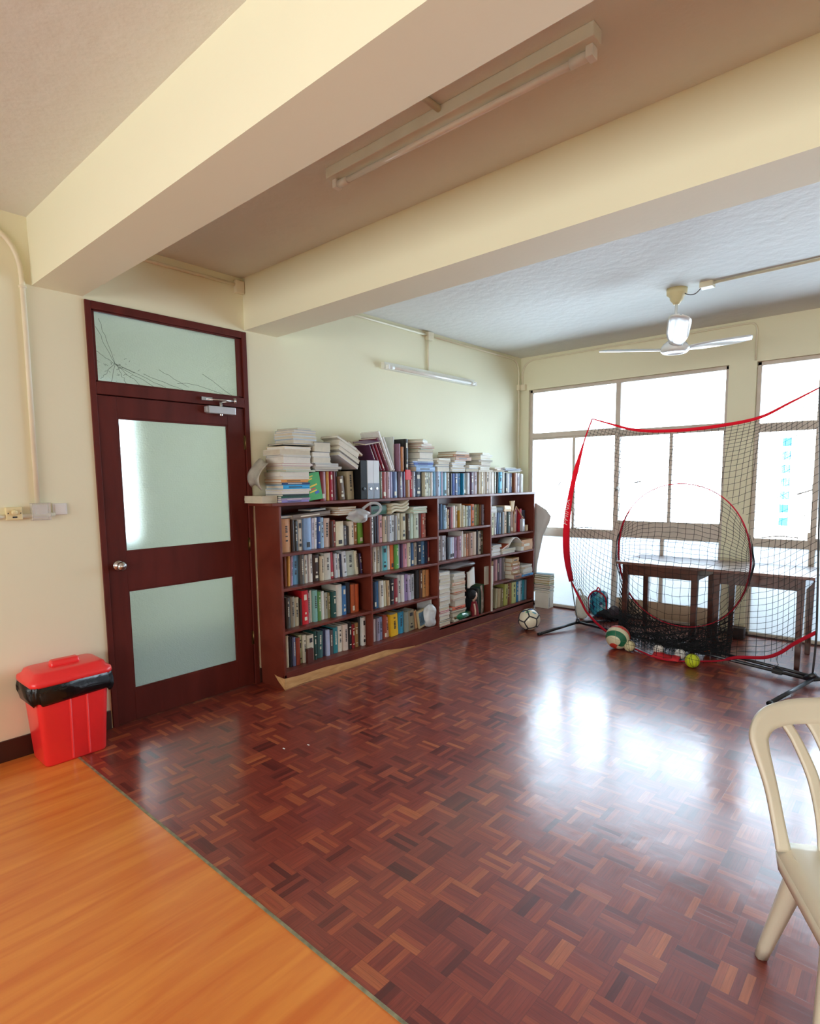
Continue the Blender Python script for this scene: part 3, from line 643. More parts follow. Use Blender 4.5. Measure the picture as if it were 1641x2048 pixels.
SHELF_ROWS = [
 (1, 1, 1.000, "1.136,1.215,0.246,d9a070,4,0 1.217,1.241,0.238,3a2a22,0,0 1.243,1.285,0.222,2c2826,4,0 1.285,1.333,0.233,dcd6c8,1,0 1.337,1.406,0.244,86a6cf,3,0 1.408,1.434,0.236,c9c8dc,4,2 1.435,1.462,0.238,e4e4e8,4,2 1.465,1.501,0.242,2b4a88,2,2 1.502,1.533,0.236,97b9d6,4,0 1.534,1.607,0.228,d3b8a8,4,1 1.611,1.635,0.201,4a2a22,0,0 1.636,1.663,0.209,8c3a30,2,0 1.666,1.750,0.196,e0d8bc,3,0 1.753,1.793,0.158,787a86,4,0 1.795,1.817,0.150,3c3634,0,0 1.819,1.860,0.188,e4dccb,4,0 1.863,1.905,0.186,a8744a,2,0 1.914,1.978,0.197,6ea33c,3,-3"),
 (1, 2, 0.745, "1.143,1.165,0.224,8a4a2e,0,0 1.167,1.190,0.226,e0a850,0,2 1.193,1.214,0.219,b89ab8,4,3 1.216,1.282,0.223,78b0d8,4,1 1.284,1.322,0.222,5c5a56,4,0 1.324,1.357,0.216,c8c4b8,4,0 1.359,1.381,0.210,b8a4a0,0,0 1.382,1.415,0.217,e6e2dc,4,0 1.419,1.479,0.207,3c2822,1,0 1.482,1.517,0.192,cfc2a8,4,0 1.519,1.583,0.211,ccc8bc,4,0 1.585,1.637,0.210,b42838,3,-2 1.640,1.666,0.196,ccd6e2,4,-2 1.668,1.695,0.191,e4e4e0,4,-2 1.697,1.712,0.186,37415e,0,-2 1.715,1.757,0.207,d6dce4,2,-3 1.759,1.858,0.203,cbd5c8,4,0 1.861,1.896,0.196,dcd6bc,4,-5 1.900,1.922,0.172,2c2a2e,0,-5 1.925,1.950,0.167,4c4470,2,-6"),
 (1, 3, 0.430, "1.143,1.180,0.233,504c46,4,0 1.185,1.225,0.231,97907e,4,0 1.227,1.270,0.219,c0b698,4,0 1.272,1.290,0.205,322622,0,0 1.292,1.351,0.262,cc2430,1,0 1.353,1.376,0.238,b89c9c,4,0 1.378,1.404,0.249,e6e4da,0,0 1.406,1.446,0.248,84b8b0,4,0 1.448,1.479,0.233,5a8c50,4,0 1.481,1.522,0.227,e6e8e0,0,0 1.524,1.557,0.211,a8a898,4,0 1.559,1.590,0.204,8c8460,4,0 1.592,1.632,0.210,2a5450,2,0 1.636,1.701,0.257,dcd8cc,0,0 1.703,1.746,0.238,3f78b0,1,0 1.748,1.800,0.257,1e2430,0,0 1.804,1.849,0.237,b45a34,3,0 1.851,1.892,0.233,c0582e,0,0"),
 (1, 4, 0.130, "1.139,1.162,0.244,e6ddc0,0,0 1.164,1.190,0.232,1e2028,0,0 1.192,1.221,0.223,727ca0,4,0 1.223,1.261,0.211,96402c,0,0 1.263,1.293,0.222,c4cc9c,2,0 1.295,1.330,0.216,dcd8c4,4,0 1.333,1.394,0.208,d2ccb8,1,0 1.396,1.424,0.228,1e4640,2,0 1.427,1.490,0.213,3c6464,4,2 1.493,1.525,0.218,222c50,0,2 1.527,1.560,0.210,b4bede,0,0 1.563,1.603,0.198,5a4c4c,4,0 1.606,1.654,0.213,2e828e,4,0 1.656,1.708,0.216,e2dccc,4,0 1.710,1.760,0.218,d8c8bc,4,0 1.763,1.797,0.227,1e1c1e,2,0 1.799,1.832,0.202,8c1e24,2,0 1.835,1.878,0.204,aa8250,2,0 1.881,1.906,0.247,241e1e,0,0 1.909,1.952,0.242,deded8,1,0"),
 (2, 1, 0.985, "2.050,2.085,0.241,dcdcdc,4,0 2.088,2.120,0.236,26262c,0,0 2.123,2.147,0.237,4c4c60,0,0 2.150,2.190,0.236,dcaab0,2,0 2.193,2.242,0.223,cdbea6,4,0 2.245,2.289,0.226,b8bcc4,4,0 2.293,2.340,0.228,d8dcdc,4,2 2.343,2.374,0.223,8e929a,0,0 2.378,2.424,0.240,ccc8b4,4,0 2.427,2.493,0.237,c6c0a4,1,0 2.496,2.537,0.229,4a3e34,4,0 2.541,2.598,0.232,bcceba,0,0 2.601,2.666,0.227,ccd8c4,4,0 2.670,2.699,0.226,604450,0,0 2.703,2.734,0.222,b45a50,2,0 2.738,2.775,0.223,d2968a,4,0"),
 (2, 2, 0.735, "2.055,2.096,0.226,dad4c8,4,0 2.099,2.145,0.227,c0b49c,4,0 2.148,2.179,0.220,8e8e88,0,0 2.182,2.251,0.218,60b4be,1,0 2.254,2.284,0.213,e4e4dc,0,0 2.287,2.334,0.215,e07438,3,0 2.339,2.377,0.216,6cb460,2,0 2.380,2.409,0.213,b4b0d2,0,0 2.412,2.440,0.211,54365a,0,0 2.443,2.496,0.212,cc8c9c,4,0 2.499,2.543,0.218,d8ceb8,4,0 2.546,2.592,0.212,24507c,3,0 2.595,2.643,0.210,b0a490,4,0 2.646,2.704,0.216,1c2438,2,0 2.707,2.761,0.211,4c7ca8,4,0 2.764,2.800,0.207,1e2844,0,0 2.804,2.833,0.206,8c3a40,3,0"),
 (2, 3, 0.420, "2.051,2.092,0.236,1e3c5a,3,0 2.095,2.123,0.233,3a78b4,0,0 2.126,2.176,0.234,dcdcd4,4,0 2.179,2.220,0.227,d0c8a8,0,-2 2.223,2.262,0.223,c2a884,4,-2 2.265,2.317,0.228,241e24,2,0 2.320,2.368,0.226,903440,3,0 2.371,2.418,0.252,cacece,4,0 2.421,2.452,0.247,e6e6e6,0,0 2.456,2.510,0.244,a08cc0,4,2 2.514,2.546,0.238,cac4de,4,-4 2.549,2.607,0.234,bcc2ca,4,0 2.611,2.659,0.267,1a1616,0,0 2.663,2.705,0.261,5a3a2e,4,0 2.708,2.755,0.255,c08e58,4,0 2.758,2.812,0.251,c88450,0,0"),
 (2, 4, 0.130, "2.046,2.085,0.197,ded8d8,0,0 2.088,2.124,0.200,aaa8c0,4,0 2.127,2.169,0.203,8c9cc0,4,0 2.172,2.217,0.214,a04a3a,3,0 2.220,2.265,0.183,e0b8a8,4,-4 2.268,2.374,0.199,ecbc2c,4,-3 2.380,2.456,0.196,3c96c0,4,0 2.459,2.506,0.189,92988c,0,0 2.509,2.612,0.190,9c967c,1,-3 2.619,2.664,0.175,d0a478,0,-8"),
 (3, 1, 1.040, "2.962,2.987,0.245,8c92aa,4,0 2.990,3.024,0.243,5a7eaa,0,0 3.027,3.061,0.233,8cb8d8,4,0 3.064,3.098,0.205,ccd4d0,4,0 3.101,3.136,0.186,c8ac88,2,0 3.139,3.162,0.207,744c58,0,0 3.165,3.195,0.207,c06a6c,0,0 3.198,3.237,0.220,e6e4e0,0,0 3.240,3.276,0.211,dcc8ac,4,0 3.279,3.307,0.169,b8902c,0,0 3.310,3.338,0.236,e4e2d0,0,0 3.341,3.372,0.221,d4d0b8,4,0 3.375,3.403,0.211,ccc4a8,0,0 3.406,3.441,0.206,d4dcc8,4,0 3.444,3.491,0.210,8a9cac,4,0 3.505,3.561,0.224,d06a30,1,0 3.567,3.617,0.217,98a070,4,0 3.620,3.653,0.217,848052,0,0 3.657,3.687,0.214,7a5238,0,0 3.694,3.724,0.212,8a8290,2,0"),
 (3, 2, 0.735, "2.966,3.006,0.240,dcdcdc,4,0 3.009,3.043,0.239,ccd2e0,2,0 3.046,3.084,0.238,d0d0d4,4,0 3.089,3.131,0.217,20222c,0,0 3.134,3.169,0.213,b4c8e0,3,0 3.172,3.216,0.214,dce0ec,3,0 3.222,3.266,0.206,a48cb0,4,0 3.269,3.321,0.215,bc94a4,4,0 3.329,3.363,0.263,e6e2de,0,0 3.368,3.414,0.231,ccb8a0,4,0 3.417,3.463,0.230,c48464,4,0 3.466,3.530,0.237,b49080,4,0 3.536,3.592,0.242,dac4b0,0,0 3.595,3.625,0.256,241c20,0,0 3.629,3.674,0.241,c8c4b8,1,0 3.678,3.749,0.243,646454,4,0"),
 (4, 1, 0.915, "3.877,3.927,0.241,dcdcb0,4,0 3.931,3.985,0.238,dcdcdc,4,2 3.989,4.021,0.238,5a78a8,0,2 4.025,4.071,0.236,6484a0,4,0 4.080,4.125,0.241,8a9096,0,0 4.129,4.191,0.244,d2b08c,4,0 4.195,4.255,0.236,3c4c48,4,0 4.259,4.313,0.235,946850,3,0 4.317,4.376,0.234,b48c6c,4,0 4.384,4.432,0.263,8e1c38,0,0 4.436,4.483,0.261,b42434,0,0 4.497,4.600,0.241,3a4254,0,0"),
 (4, 3, 0.400, "3.880,3.916,0.232,b49060,4,0 3.920,3.958,0.238,9a6c78,0,0 3.961,3.996,0.239,e0b0b4,0,0 4.000,4.048,0.239,5c4850,4,0 4.052,4.095,0.244,a894a8,0,0 4.098,4.149,0.244,7a7478,4,0"),
 (4, 4, 0.090, "3.954,3.999,0.222,ccc4a0,0,3 4.002,4.073,0.213,c8b088,0,2 4.077,4.126,0.209,8c7c58,4,0 4.134,4.218,0.245,bcbc64,4,3 4.222,4.265,0.252,7c3c28,4,0 4.269,4.308,0.248,a07048,0,0 4.316,4.409,0.246,ccd28c,4,0 4.417,4.474,0.240,2e7cb0,4,0 4.478,4.515,0.238,dce4e4,0,0 4.520,4.570,0.242,a8cce0,4,0 4.574,4.621,0.241,3490a4,0,0 4.625,4.668,0.234,788c98,0,0"),
 (0, 1, 1.365, "1.507,1.563,0.226,8c1c22,3,0 1.573,1.602,0.227,d09a40,0,0 1.606,1.637,0.227,a81c38,1,0 1.639,1.670,0.227,6c1a28,0,0 1.673,1.688,0.224,28222a,0,0 1.700,1.767,0.187,684a2c,1,-6 1.797,1.878,0.228,b4a688,4,-2"),
 (0, 2, 1.365, "2.129,2.155,0.226,d8d8d8,0,0 2.158,2.181,0.226,7c8474,4,0 2.184,2.240,0.226,922c26,3,0 2.243,2.278,0.226,c0a0a8,4,0 2.281,2.318,0.226,a4a0c4,0,0 2.321,2.373,0.227,566894,3,0 2.376,2.399,0.227,141318,0,0 2.402,2.457,0.227,706478,4,0 2.460,2.504,0.227,503060,0,0 2.507,2.556,0.179,986a48,0,0 2.559,2.601,0.227,c02c38,4,0"),
 (0, 3, 1.365, "2.597,2.626,0.227,c8d4e4,4,0 2.631,2.729,0.228,222c44,1,0 2.733,2.773,0.223,ccc8ac,4,0 2.776,2.816,0.223,b4b49c,2,0 2.819,2.854,0.223,d4e0d4,4,0 2.857,2.888,0.223,e6e4e2,0,0 2.892,2.927,0.228,7cb4d8,0,0 2.930,2.980,0.229,a8b4cc,4,0 2.984,3.006,0.229,5cb0d0,0,0 3.009,3.036,0.229,c8c4dc,0,0"),
 (0, 4, 1.365, "3.040,3.085,0.224,8cc0d8,3,0 3.088,3.138,0.219,b4aa9c,4,0 3.141,3.173,0.214,2c2c34,0,0 3.176,3.208,0.214,4868b8,0,0 3.211,3.274,0.214,28346c,2,0 3.278,3.330,0.214,6098cc,4,0 3.333,3.365,0.214,107ca4,0,0 3.368,3.419,0.215,5c6858,3,0 3.425,3.471,0.220,d8dce0,0,0 3.475,3.531,0.225,4c2a48,2,0 3.535,3.611,0.231,a48c94,4,0 3.616,3.652,0.231,b0a48c,0,0 3.656,3.717,0.231,c8b894,4,0 3.721,3.755,0.231,e4e0d8,0,0 3.759,3.796,0.231,dcd8d0,2,0 3.800,3.837,0.232,e8e4dc,0,0 3.841,3.903,0.232,d6d0c8,0,0"),
 (0, 5, 1.365, "3.909,3.966,0.232,7c7860,4,0 3.970,4.000,0.230,34383c,0,2 4.004,4.081,0.232,1ca4d0,2,2 4.085,4.131,0.230,c8ccc8,0,0 4.138,4.189,0.221,20242c,3,0 4.193,4.243,0.216,e0e4e8,0,0 4.247,4.308,0.216,6878a0,4,0 4.313,4.371,0.220,8c5434,0,0 4.375,4.443,0.216,b0a4b0,4,0 4.447,4.488,0.210,d8dcdc,0,0 4.493,4.534,0.204,5c6c60,0,0"),
]

for bay, row, z, data in SHELF_ROWS:
    items = [t.split(',') for t in data.split()]
    lo = float(items[0][0]); hi = float(items[-1][1])
    lim = BAYS[bay][1] - .004 if bay else hi
    sc = min(1, (lim - lo) / (hi - lo))
    for k, (ya, yb, h, c, st, ln) in enumerate(items):
        ya = lo + (float(ya) - lo) * sc; yb = lo + (float(yb) - lo) * sc; h = float(h); ln = float(ln)
        w = (yb - ya) * .97; d = min(.2, max(.13, h * .68)) + rb.uniform(-.01, .01)
        if ln: w *= .88
        xf = .215 + rb.uniform(-.012, .014)
        d = min(d, xf - .01)
        lum = sum(hexl(c)) / 3
        M4 = Matrix.Translation((xf, (ya if ln >= 0 else yb - w), z + .0005))
        if ln: # leaning: top moves towards the door end for negative angles
            piv = w if ln > 0 else 0
            a = R(ln)
            M4 = Matrix.Translation((xf, (yb - w - .002 if ln > 0 else ya + .002), z + .0008)) @ Matrix.Translation((0, piv, 0)) @ Matrix.Rotation(-a, 4, 'X') @ Matrix.Translation((0, -piv, 0))
        size = 'tall' if h > .235 else 'short' if h < .2 else ''
        th = 'thick' if w > .045 else 'slim' if w < .02 else ''
        where = ('%s of %s' % (ROWN[row], BAYN[bay])) if bay else SEGN[row]
        lab = ' '.join(x for x in (size or th, cname(c), 'book,', ORD[k], 'from door side,', where) if x)
        mk_book('book', book_mesh(w, h, d, int(st), lum, rb), c, M4, lab, 'books standing on ' + (('%s of %s' % (ROWN[row], BAYN[bay])) if bay else 'the bookcase top'))

# lying books: flat(x centre, y centre, z base, width along y, depth along x, thickness, colour, spine forward?)
def flat_mesh(w, d, t, spine):
    mb = MB(); ct = min(.0032, t * .16); s_ = 1 if spine else -1
    X = lambda v: v * s_
    a, b = sorted((X(d / 2), X(-d / 2)))
    mb.box((a, -w / 2, 0), (b, w / 2, ct), COVER); mb.box((a, -w / 2, t - ct), (b, w / 2, t), COVER)
    n = 5; prof = [(d / 2 - .006 + .006 * math.sin(math.pi * i / n) * .9, t * i / n) for i in range(n + 1)]
    vs = [(X(x), -w / 2, z) for x, z in prof] + [(X(x), w / 2, z) for x, z in prof]; N = n + 1
    fs = [(i, i + 1, N + i + 1, N + i) for i in range(n)] + [tuple(range(N)), tuple(range(2 * N - 1, N - 1, -1))]
    if spine: fs = [f[::-1] for f in fs]
    mb.add(vs, fs, COVER)
    a, b = sorted((X(d / 2 - .007), X(-d / 2 + .003)))
    # pages with a few gathered leaves that stick out a hair
    k = max(2, int(t / .008))
    for i in range(k):
        e = rb.uniform(0, .0025)
        mb.box((a - (0 if spine else e), -w / 2 + .003 - e, ct + (t - 2 * ct) * i / k), (b + (e if not spine else 0), w / 2 - .003 + e, ct + (t - 2 * ct) * (i + 1) / k), PAGES)
    if spine: mb.box((X(d / 2 - .003), -w * .3, t * .38), (X(d / 2 + .0006), w * .2, t * .62), INKL if rb.random() < .5 else INKD)
    return mb
def lay(x, y, z, w, d, t, c, label, name='book', spine=0, rot=0, tx=0, ty=0, group=None):
    M4 = Matrix.Translation((x, y, z)) @ Matrix.Rotation(R(rot), 4, 'Z') @ Matrix.Rotation(R(tx), 4, 'X') @ Matrix.Rotation(R(ty), 4, 'Y')
    return mk_book(name, flat_mesh(w, d, t, spine), c, M4, label, group)
def pile(x, y, z, lst, where, group, name='book', jit=.008, first=0):
    """lst: (thickness, width along y, colour, spine forward, dx, dy, rot)"""
    n = len(lst)
    for k, q in enumerate(lst):
        t, w, c, sp, dx, dy, rot = q[:7]; nm = q[7] if len(q) > 7 else name; d = q[8] if len(q) > 8 else .21
        side = 'spine out' if sp else 'pages out'
        lab = '%s %s, %s, %s from the bottom of %s' % (cname(c), nm.replace('_', ' '), side, ORD[k + first], where)
        lay(x + dx + rb.uniform(-jit, jit) * .5, y + dy + rb.uniform(-jit, jit), z, w, d, t, c, lab, nm, sp, rot + rb.uniform(-1, 1), group=group)
        z += t + .0006
    return z
# A: the tall stack at the door end of the bookcase top
GA = 'books stacked at the door end of the bookcase top'
lay(.12, 1.03, TT + .0005, .13, .22, .05, 'dcd4bc', 'thick cream paper-bound book lying past the door end of the bookcase top', group=GA)
pile(.165, 1.215, TT + .001, [
 (.016, .25, '9c8cc8', 1, .0, .015, 1), (.014, .26, 'b09cb8', 1, 0, .01, -1), (.014, .25, '1a6048', 1, 0, .02, 0), (.013, .24, '284038', 1, 0, .015, 2), (.022, .24, 'd8d0d8', 0, 0, .01, -2),
 (.014, .26, 'e0e0e0', 0, 0, .02, 0), (.03, .24, '2ca4dc', 1, 0, .03, 1), (.016, .25, '2c4878', 1, 0, .02, 0), (.022, .24, 'dc9c50', 1, 0, .02, 1), (.022, .24, 'e6e2dc', 0, 0, .025, 0),
 (.03, .25, 'dcdcd4', 0, 0, .02, -3), (.014, .29, '78a488', 0, .01, .045, 4), (.028, .25, 'dcdce0', 0, 0, .03, 0), (.018, .27, 'c08c94', 0, .01, .04, -2), (.045, .25, 'dcd6c4', 0, -.005, .035, 1), (.012, .25, 'a8acb4', 0, 0, .045, 1),
 (.040, .27, 'e0dcd0', 0, 0, .03, -1), (.022, .25, 'dcc8a0', 0, 0, .05, 2)], 'tall stack at door end', GA, 'book')
zA = TT + .001 + .412
pile(.165, 1.29, zA, [(.012, .27, '3c3c40', 0, 0, .0, -4), (.03, .22, 'c8d0e0', 0, 0, .03, 2), (.024, .23, 'b8ccd8', 0, 0, .035, 5), (.022, .22, 'dcdcdc', 0, 0, .03, 0), (.02, .21, '9ca4b0', 0, 0, .035, 3), (.014, .14, 'a8b0a0', 0, .0, .02, 8)],
     'upper part of tall door-end stack', GA)
# curled magazine hanging at the end of that stack
def sheet(name, P, m, label, cat, solid=.002, parent=None, group=None):
    mb = MB(); mb.grid(P, m); o = mb.build(name, parent, solid=solid)
    if parent is None: tag(o, label, cat, group)
    return o
MAG = mat('grey_magazine_paper', 'b4b0a4', .4, var=.25, vscale=18); WPAP = mat('white_paper', 'e4e2dc', .6, var=.03)
sheet('magazine', [[(.05 + .17 * v, 1.06 - .085 * math.sin(u * math.pi * .8) - .005 - .02 * v, TT + .30 - .19 * u + .02 * math.sin(v * 5)) for v in [i / 6 for i in range(7)]] for u in [i / 10 for i in range(11)]], MAG, 'curled grey magazine drooping over the door side of the tall stack', 'magazine')
# green picture book
M4 = Matrix.Translation((.262, 1.325, TT + .003)) @ Matrix.Rotation(R(6), 4, 'X') @ Matrix.Rotation(R(-4), 4, 'Y')
gb = MB(); gb.box((-.008, 0, 0), (-.006, .165, .205), COVER); gb.box((-.002, 0, 0), (0, .165, .205), COVER); gb.box((-.007, .002, .003), (-.001, .163, .202), PAGES); gb.box((-.008, -.002, 0), (0, 0.0, .205), COVER)
yl = mat('yellow_print', 'e0c42c', .5); bl_ = mat('blue_print', '2858a8', .5); rd = mat('red_print', 'c83c30', .5)
for (a, b, c_, e), m in (((.04, .10, .13, .012), yl), ((.03, .075, .11, .010), rd), ((.05, .06, .12, .010), yl), ((.10, .045, .14, .02), bl_), ((.03, .15, .09, .010), yl), ((.03, .17, .10, .008), yl)):
    gb.box((-.001, a, b), (.0006, c_, b + e), m, rot=Matrix.Rotation(R(12), 3, 'X'))
o = gb.build('book'); o.matrix_world = M4; o.color = hexl('2c9c48') + (1,); tag(o, 'green picture book with yellow swirl cover propped against the red books', 'book')
# B: magazines and thick black-covered volume on top of the red books
GB = 'books piled over the red and gold books'
zB = TT + .229
pile(.16, 1.53, zB, [(.012, .24, '8c9098', 0, 0, .0, 3, 'magazine'), (.010, .25, '9c98a8', 0, .01, .01, -5, 'magazine'), (.010, .26, 'a8b0b8', 0, .015, .015, -2, 'magazine'), (.012, .25, 'b49ca0', 0, 0, .0, 6, 'magazine'),
 (.012, .23, '98a0a8', 0, 0, .0, 0, 'magazine'), (.045, .17, 'd4d4cc', 0, 0, -.045, 2), (.035, .165, 'c8c8c8', 0, 0, -.04, -2), (.075, .165, '141416', 0, 0, -.045, 3)], 'stack topped by black volume', GB)
# C: thick white books slumped on the pile
for k, (y, z, t, w, a, c, nm) in enumerate(((1.745, 1.663, .030, .23, -28, 'd0d0d4', 'lowest'), (1.755, 1.707, .030, .24, -28, 'd8d4c8', 'second'), (1.75, 1.748, .045, .23, -27, 'dcd6c8', 'thickest'), (1.735, 1.806, .018, .22, -25, 'c8c4b8', 'uppermost'))):
    lay(.165, y + .01, z, w, .2, t, c, '%s of the white books slumped at a slant beside the black binder' % nm, 'book', 0, 0, a, 0, GB)
lay(.15, 1.84, 1.768, .2, .2, .014, 'c8a88c', 'thin tan and grey book slanting on top of the slumped white books', 'book', 0, 6, -31, 0, GB)
# lever-arch files
def lever(y, w, col1, col2, label):
    t = tag(box('lever_arch_file', (.03, y, TT + .001), (.268, y + w, TT + .317), mat('file_%s' % col1, col1, .55, spec=.25), bevel=.003), label, 'ring binder')
    if col2: box('spine_label', (.2675, y + .002, TT + .002), (.270, y + w - .002, TT + .13), mat('file_label_grey', col2, .5), t)
    mb = MB(); mb.lathe([(.013, .2685), (.013, .272), (.009, .272)], (0, y + w / 2, TT + .085), STEEL if col2 else BLACK, 16, 'X'); mb.build('finger_ring', t)
    box('paper_block', (.06, y + .006, TT + .300), (.25, y + w - .006, TT + .318), PAGES, t)
lever(1.885, .075, '141212', None, 'tall black lever-arch file standing beside two white ones')
lever(1.963, .068, 'dfe2e8', '8a94a4', 'white and grey lever-arch file next to the black file')
lever(2.033, .068, 'dde4ea', '90a0b4', 'white lever-arch file with steel ring, beside the leaning books')
# leaning group over the second-bay run
GD = 'large books leaning above the second bay'
def stand(y, z, w, h, d, c, ang, label, name='book', x=.24, style=0, rz=0, group=GD):
    M4 = Matrix.Translation((x, y, z)) @ Matrix.Rotation(R(rz), 4, 'Z') @ Matrix.Rotation(R(ang), 4, 'X')
    return mk_book(name, book_mesh(w, h, d, style, sum(hexl(c)) / 3, rb), c, M4, label, group)
zt2 = TT + .229
stand(2.115, zt2 + .004, .018, .235, .18, '54284c', 26, 'slim purple book leaning beside the white lever-arch files', style=4)
stand(2.150, zt2 + .004, .02, .24, .18, '6c1c34', 26, 'maroon book leaning, door side of the larger leaning pair')
stand(2.185, zt2 + .004, .022, .24, .18, '8c2438', 25, 'dark red book leaning against the pale album', style=3)
stand(2.235, zt2 + .004, .03, .30, .21, '743848', 27, 'tall wine-red volume leaning under the big white books', style=4)
stand(2.275, zt2 + .006, .022, .36, .22, 'e2e2e0', 27, 'large white book leaning highest of all', x=.25)
stand(2.31, zt2 + .004, .02, .31, .21, 'd8d4d0', 25, 'second large white book leaning against album')
lay(.20, 2.035, 1.828, .17, .17, .012, '5c3468', 'purple and cream softcover lying aslant on top of the leaning books', 'book', 0, -8, 10, 8, GD)
o = stand(2.345, zt2 + .001, .022, .30, .2, 'd0d4d0', 0, 'pale album with dark picture standing upright behind the leaning books', 'photo_album', x=.2)
# dark tall items beside it
stand(2.385, zt2 + .001, .03, .24, .17, '8c6478', 0, 'mauve book standing on the run, beside the pale album', x=.23)
stand(2.418, zt2 + .001, .034, .215, .17, 'b87c50', 0, 'tan book standing on the run beside dark tall book', x=.235)
stand(2.462, zt2 + .001, .042, .285, .18, '221c1c', 0, 'dark tall book with white blocks on spine, standing on the run', x=.24, style=1)
o = tag(box('red_pouch', (.243, 2.452, TT + .155), (.256, 2.512, TT + .245), mat('bright_red_card', 'd81420', .5), bevel=.002), 'bright red card tucked in front of the books below the dark tall book', 'card')
# stacks on the upright run, second/third bays
GE = 'books stacked on the upright books towards the window'
z0_ = TT + .2295
zz = pile(.15, 2.70, z0_, [(.045, .27, '88a8d0', 1, .01, .01, 1), (.014, .25, '98b8dc', 1, 0, 0, 0), (.020, .28, '2c50a0', 1, 0, 0, 1), (.012, .29, 'b8c8e0', 1, 0, 0, -1), (.02, .22, 'd8d4c8', 0, 0, .03, 0), (.06, .2, '141214', 0, 0, .035, 2),
 (.022, .2, 'd4d0c0', 0, 0, .04, -4), (.012, .22, '4c7864', 0, 0, .04, 8), (.018, .21, 'c06050', 0, 0, .05, -6), (.018, .2, 'd0c8bc', 0, 0, .03, 12), (.012, .21, 'a87468', 0, 0, .03, 20), (.02, .2, 'd4d8d0', 0, 0, -.01, 26), (.01, .2, '8c9c70', 0, 0, -.02, 30)],
 'stack with black book at middle', GE)
pile(.15, 2.985, z0_, [(.045, .19, 'c8d0d4', 0, 0, .0, 2), (.022, .2, '24242c', 0, 0, .0, -3), (.022, .19, 'dcd8d0', 0, 0, 0, 4), (.018, .2, 'c8b8ac', 0, 0, .01, -2), (.016, .21, 'dcd8c8', 0, 0, 0, 6)], 'low stack beside the blue books', GE)
pile(.15, 3.22, z0_ - .012 + .012, [(.022, .22, 'c4ccd4', 0, 0, .0, 2), (.022, .22, 'd8dce0', 0, 0, .0, -3), (.022, .21, 'c8ccd8', 0, 0, 0, 4), (.02, .22, 'b8bcc8', 0, 0, .01, -2), (.02, .22, 'd4d0dc', 0, 0, .03, 6)], 'white stack under tan books', GE)
pile(.15, 3.29, z0_ + .109, [(.038, .27, 'a06c40', 1, 0, .02, 2), (.022, .25, 'b07848', 1, 0, .0, -3), (.02, .24, 'd8b890', 0, 0, .0, 3), (.006, .2, '4c4440', 0, 0, -.02, 8)], 'tan stack on bookcase top', GE)
pile(.15, 3.48, z0_, [(.035, .19, '989ca0', 0, 0, .0, -4), (.03, .2, 'd8dce0', 0, 0, .005, 5)], 'pair of white books between stacks', GE)
pile(.15, 3.71, z0_, [(.02, .24, 'd8ccb8', 0, 0, .0, -4), (.028, .2, 'dcdcd0', 0, 0, -.03, 5), (.022, .2, 'd0ccc8', 0, 0, -.03, -5), (.03, .19, 'b49c8c', 0, 0, -.02, 3), (.02, .22, '90989c', 0, 0, .0, -6), (.03, .24, 'd8d4d0', 0, 0, -.02, 10), (.02, .25, 'dcdcdc', 0, 0, .0, 4), (.02, .24, 'a0a4a4', 0, 0, -.03, 16)], 'white stack with splayed tops', GE)
pile(.15, 3.96, z0_, [(.016, .2, 'd4ccbc', 0, 0, .0, -8, 'booklet'), (.014, .22, 'c8a898', 0, 0, .01, 10, 'booklet'), (.016, .2, 'd4d0c8', 0, 0, 0, 2, 'booklet')], 'low booklet heap', GE)
pile(.15, 4.22, z0_, [(.010, .30, 'c4c8c4', 0, 0, .05, 4, 'magazine'), (.010, .34, '8ca0bc', 0, 0, .03, -5, 'magazine'), (.008, .36, '6c8cb8', 0, .01, .0, 6, 'magazine'), (.008, .36, '7898c4', 0, .01, -.02, -3, 'magazine'), (.010, .30, 'a8b4bc', 0, 0, -.05, 9, 'magazine')], 'window-end magazine heap', GE)

# ---------------------------------------------------------------- things lying over the books inside the bays
GI = 'books lying across the upright books'
lay(.15, 1.40, 1.2455, .36, .18, .035, '7c6c60', 'grey-brown book lying across the top shelf books of the door-end bay', 'book', 1, 0, 3, 0, GI)
lay(.15, 1.47, 1.293, .16, .14, .014, '8c98a8', 'thin blue-grey book on the grey-brown one, door-end bay', 'book', 0, 4, 2, 0, GI)
lay(.14, 1.20, 1.251, .15, .16, .018, '8c94a0', 'flat grey-blue book lying at the door side of the top shelf', 'book', 0, 0, 0, 0, GI)
pile(.15, 1.735, 1.246, [(.016, .2, 'b08058', 0, 0, 0, 3), (.016, .21, 'c09468', 0, 0, .0, -5), (.016, .19, 'a87850', 0, 0, 0, 4), (.016, .2, 'b88c64', 0, 0, .0, 2)], 'tan heap by the clear bag', GI)
lay(.15, 2.12, 1.229, .2, .17, .075, '2c5c44', 'thick dark green book lying on the top shelf of the second bay', 'book', 1, 0, 2, 0, GI)
FLOP = mat('cream_paper', 'dcd4b8', .7)
for k in range(3):
    sheet('exercise_book', [[(.08 + .17 * v, 2.25 + .24 * u, 1.232 + .028 * k + .045 * u + .015 * math.sin(u * 6.5 + k * .3)) for v in [0, .5, 1]] for u in [i / 12 for i in range(13)]], FLOP, ['lowest', 'middle', 'uppermost'][k] + ' of the wavy cream exercise books in the second bay', 'exercise book', solid=.02)
pile(.15, 2.63, 1.217, [(.016, .2, 'a8ccb0', 0, 0, 0, 3, 'exercise_book'), (.014, .21, 'd0dccc', 0, 0, .0, -5, 'exercise_book'), (.014, .21, '8cc0a0', 0, 0, .0, 4, 'exercise_book'), (.014, .2, 'c8d8c8', 0, 0, .01, 2, 'exercise_book')], 'mint heap in second bay', 'mint exercise books')
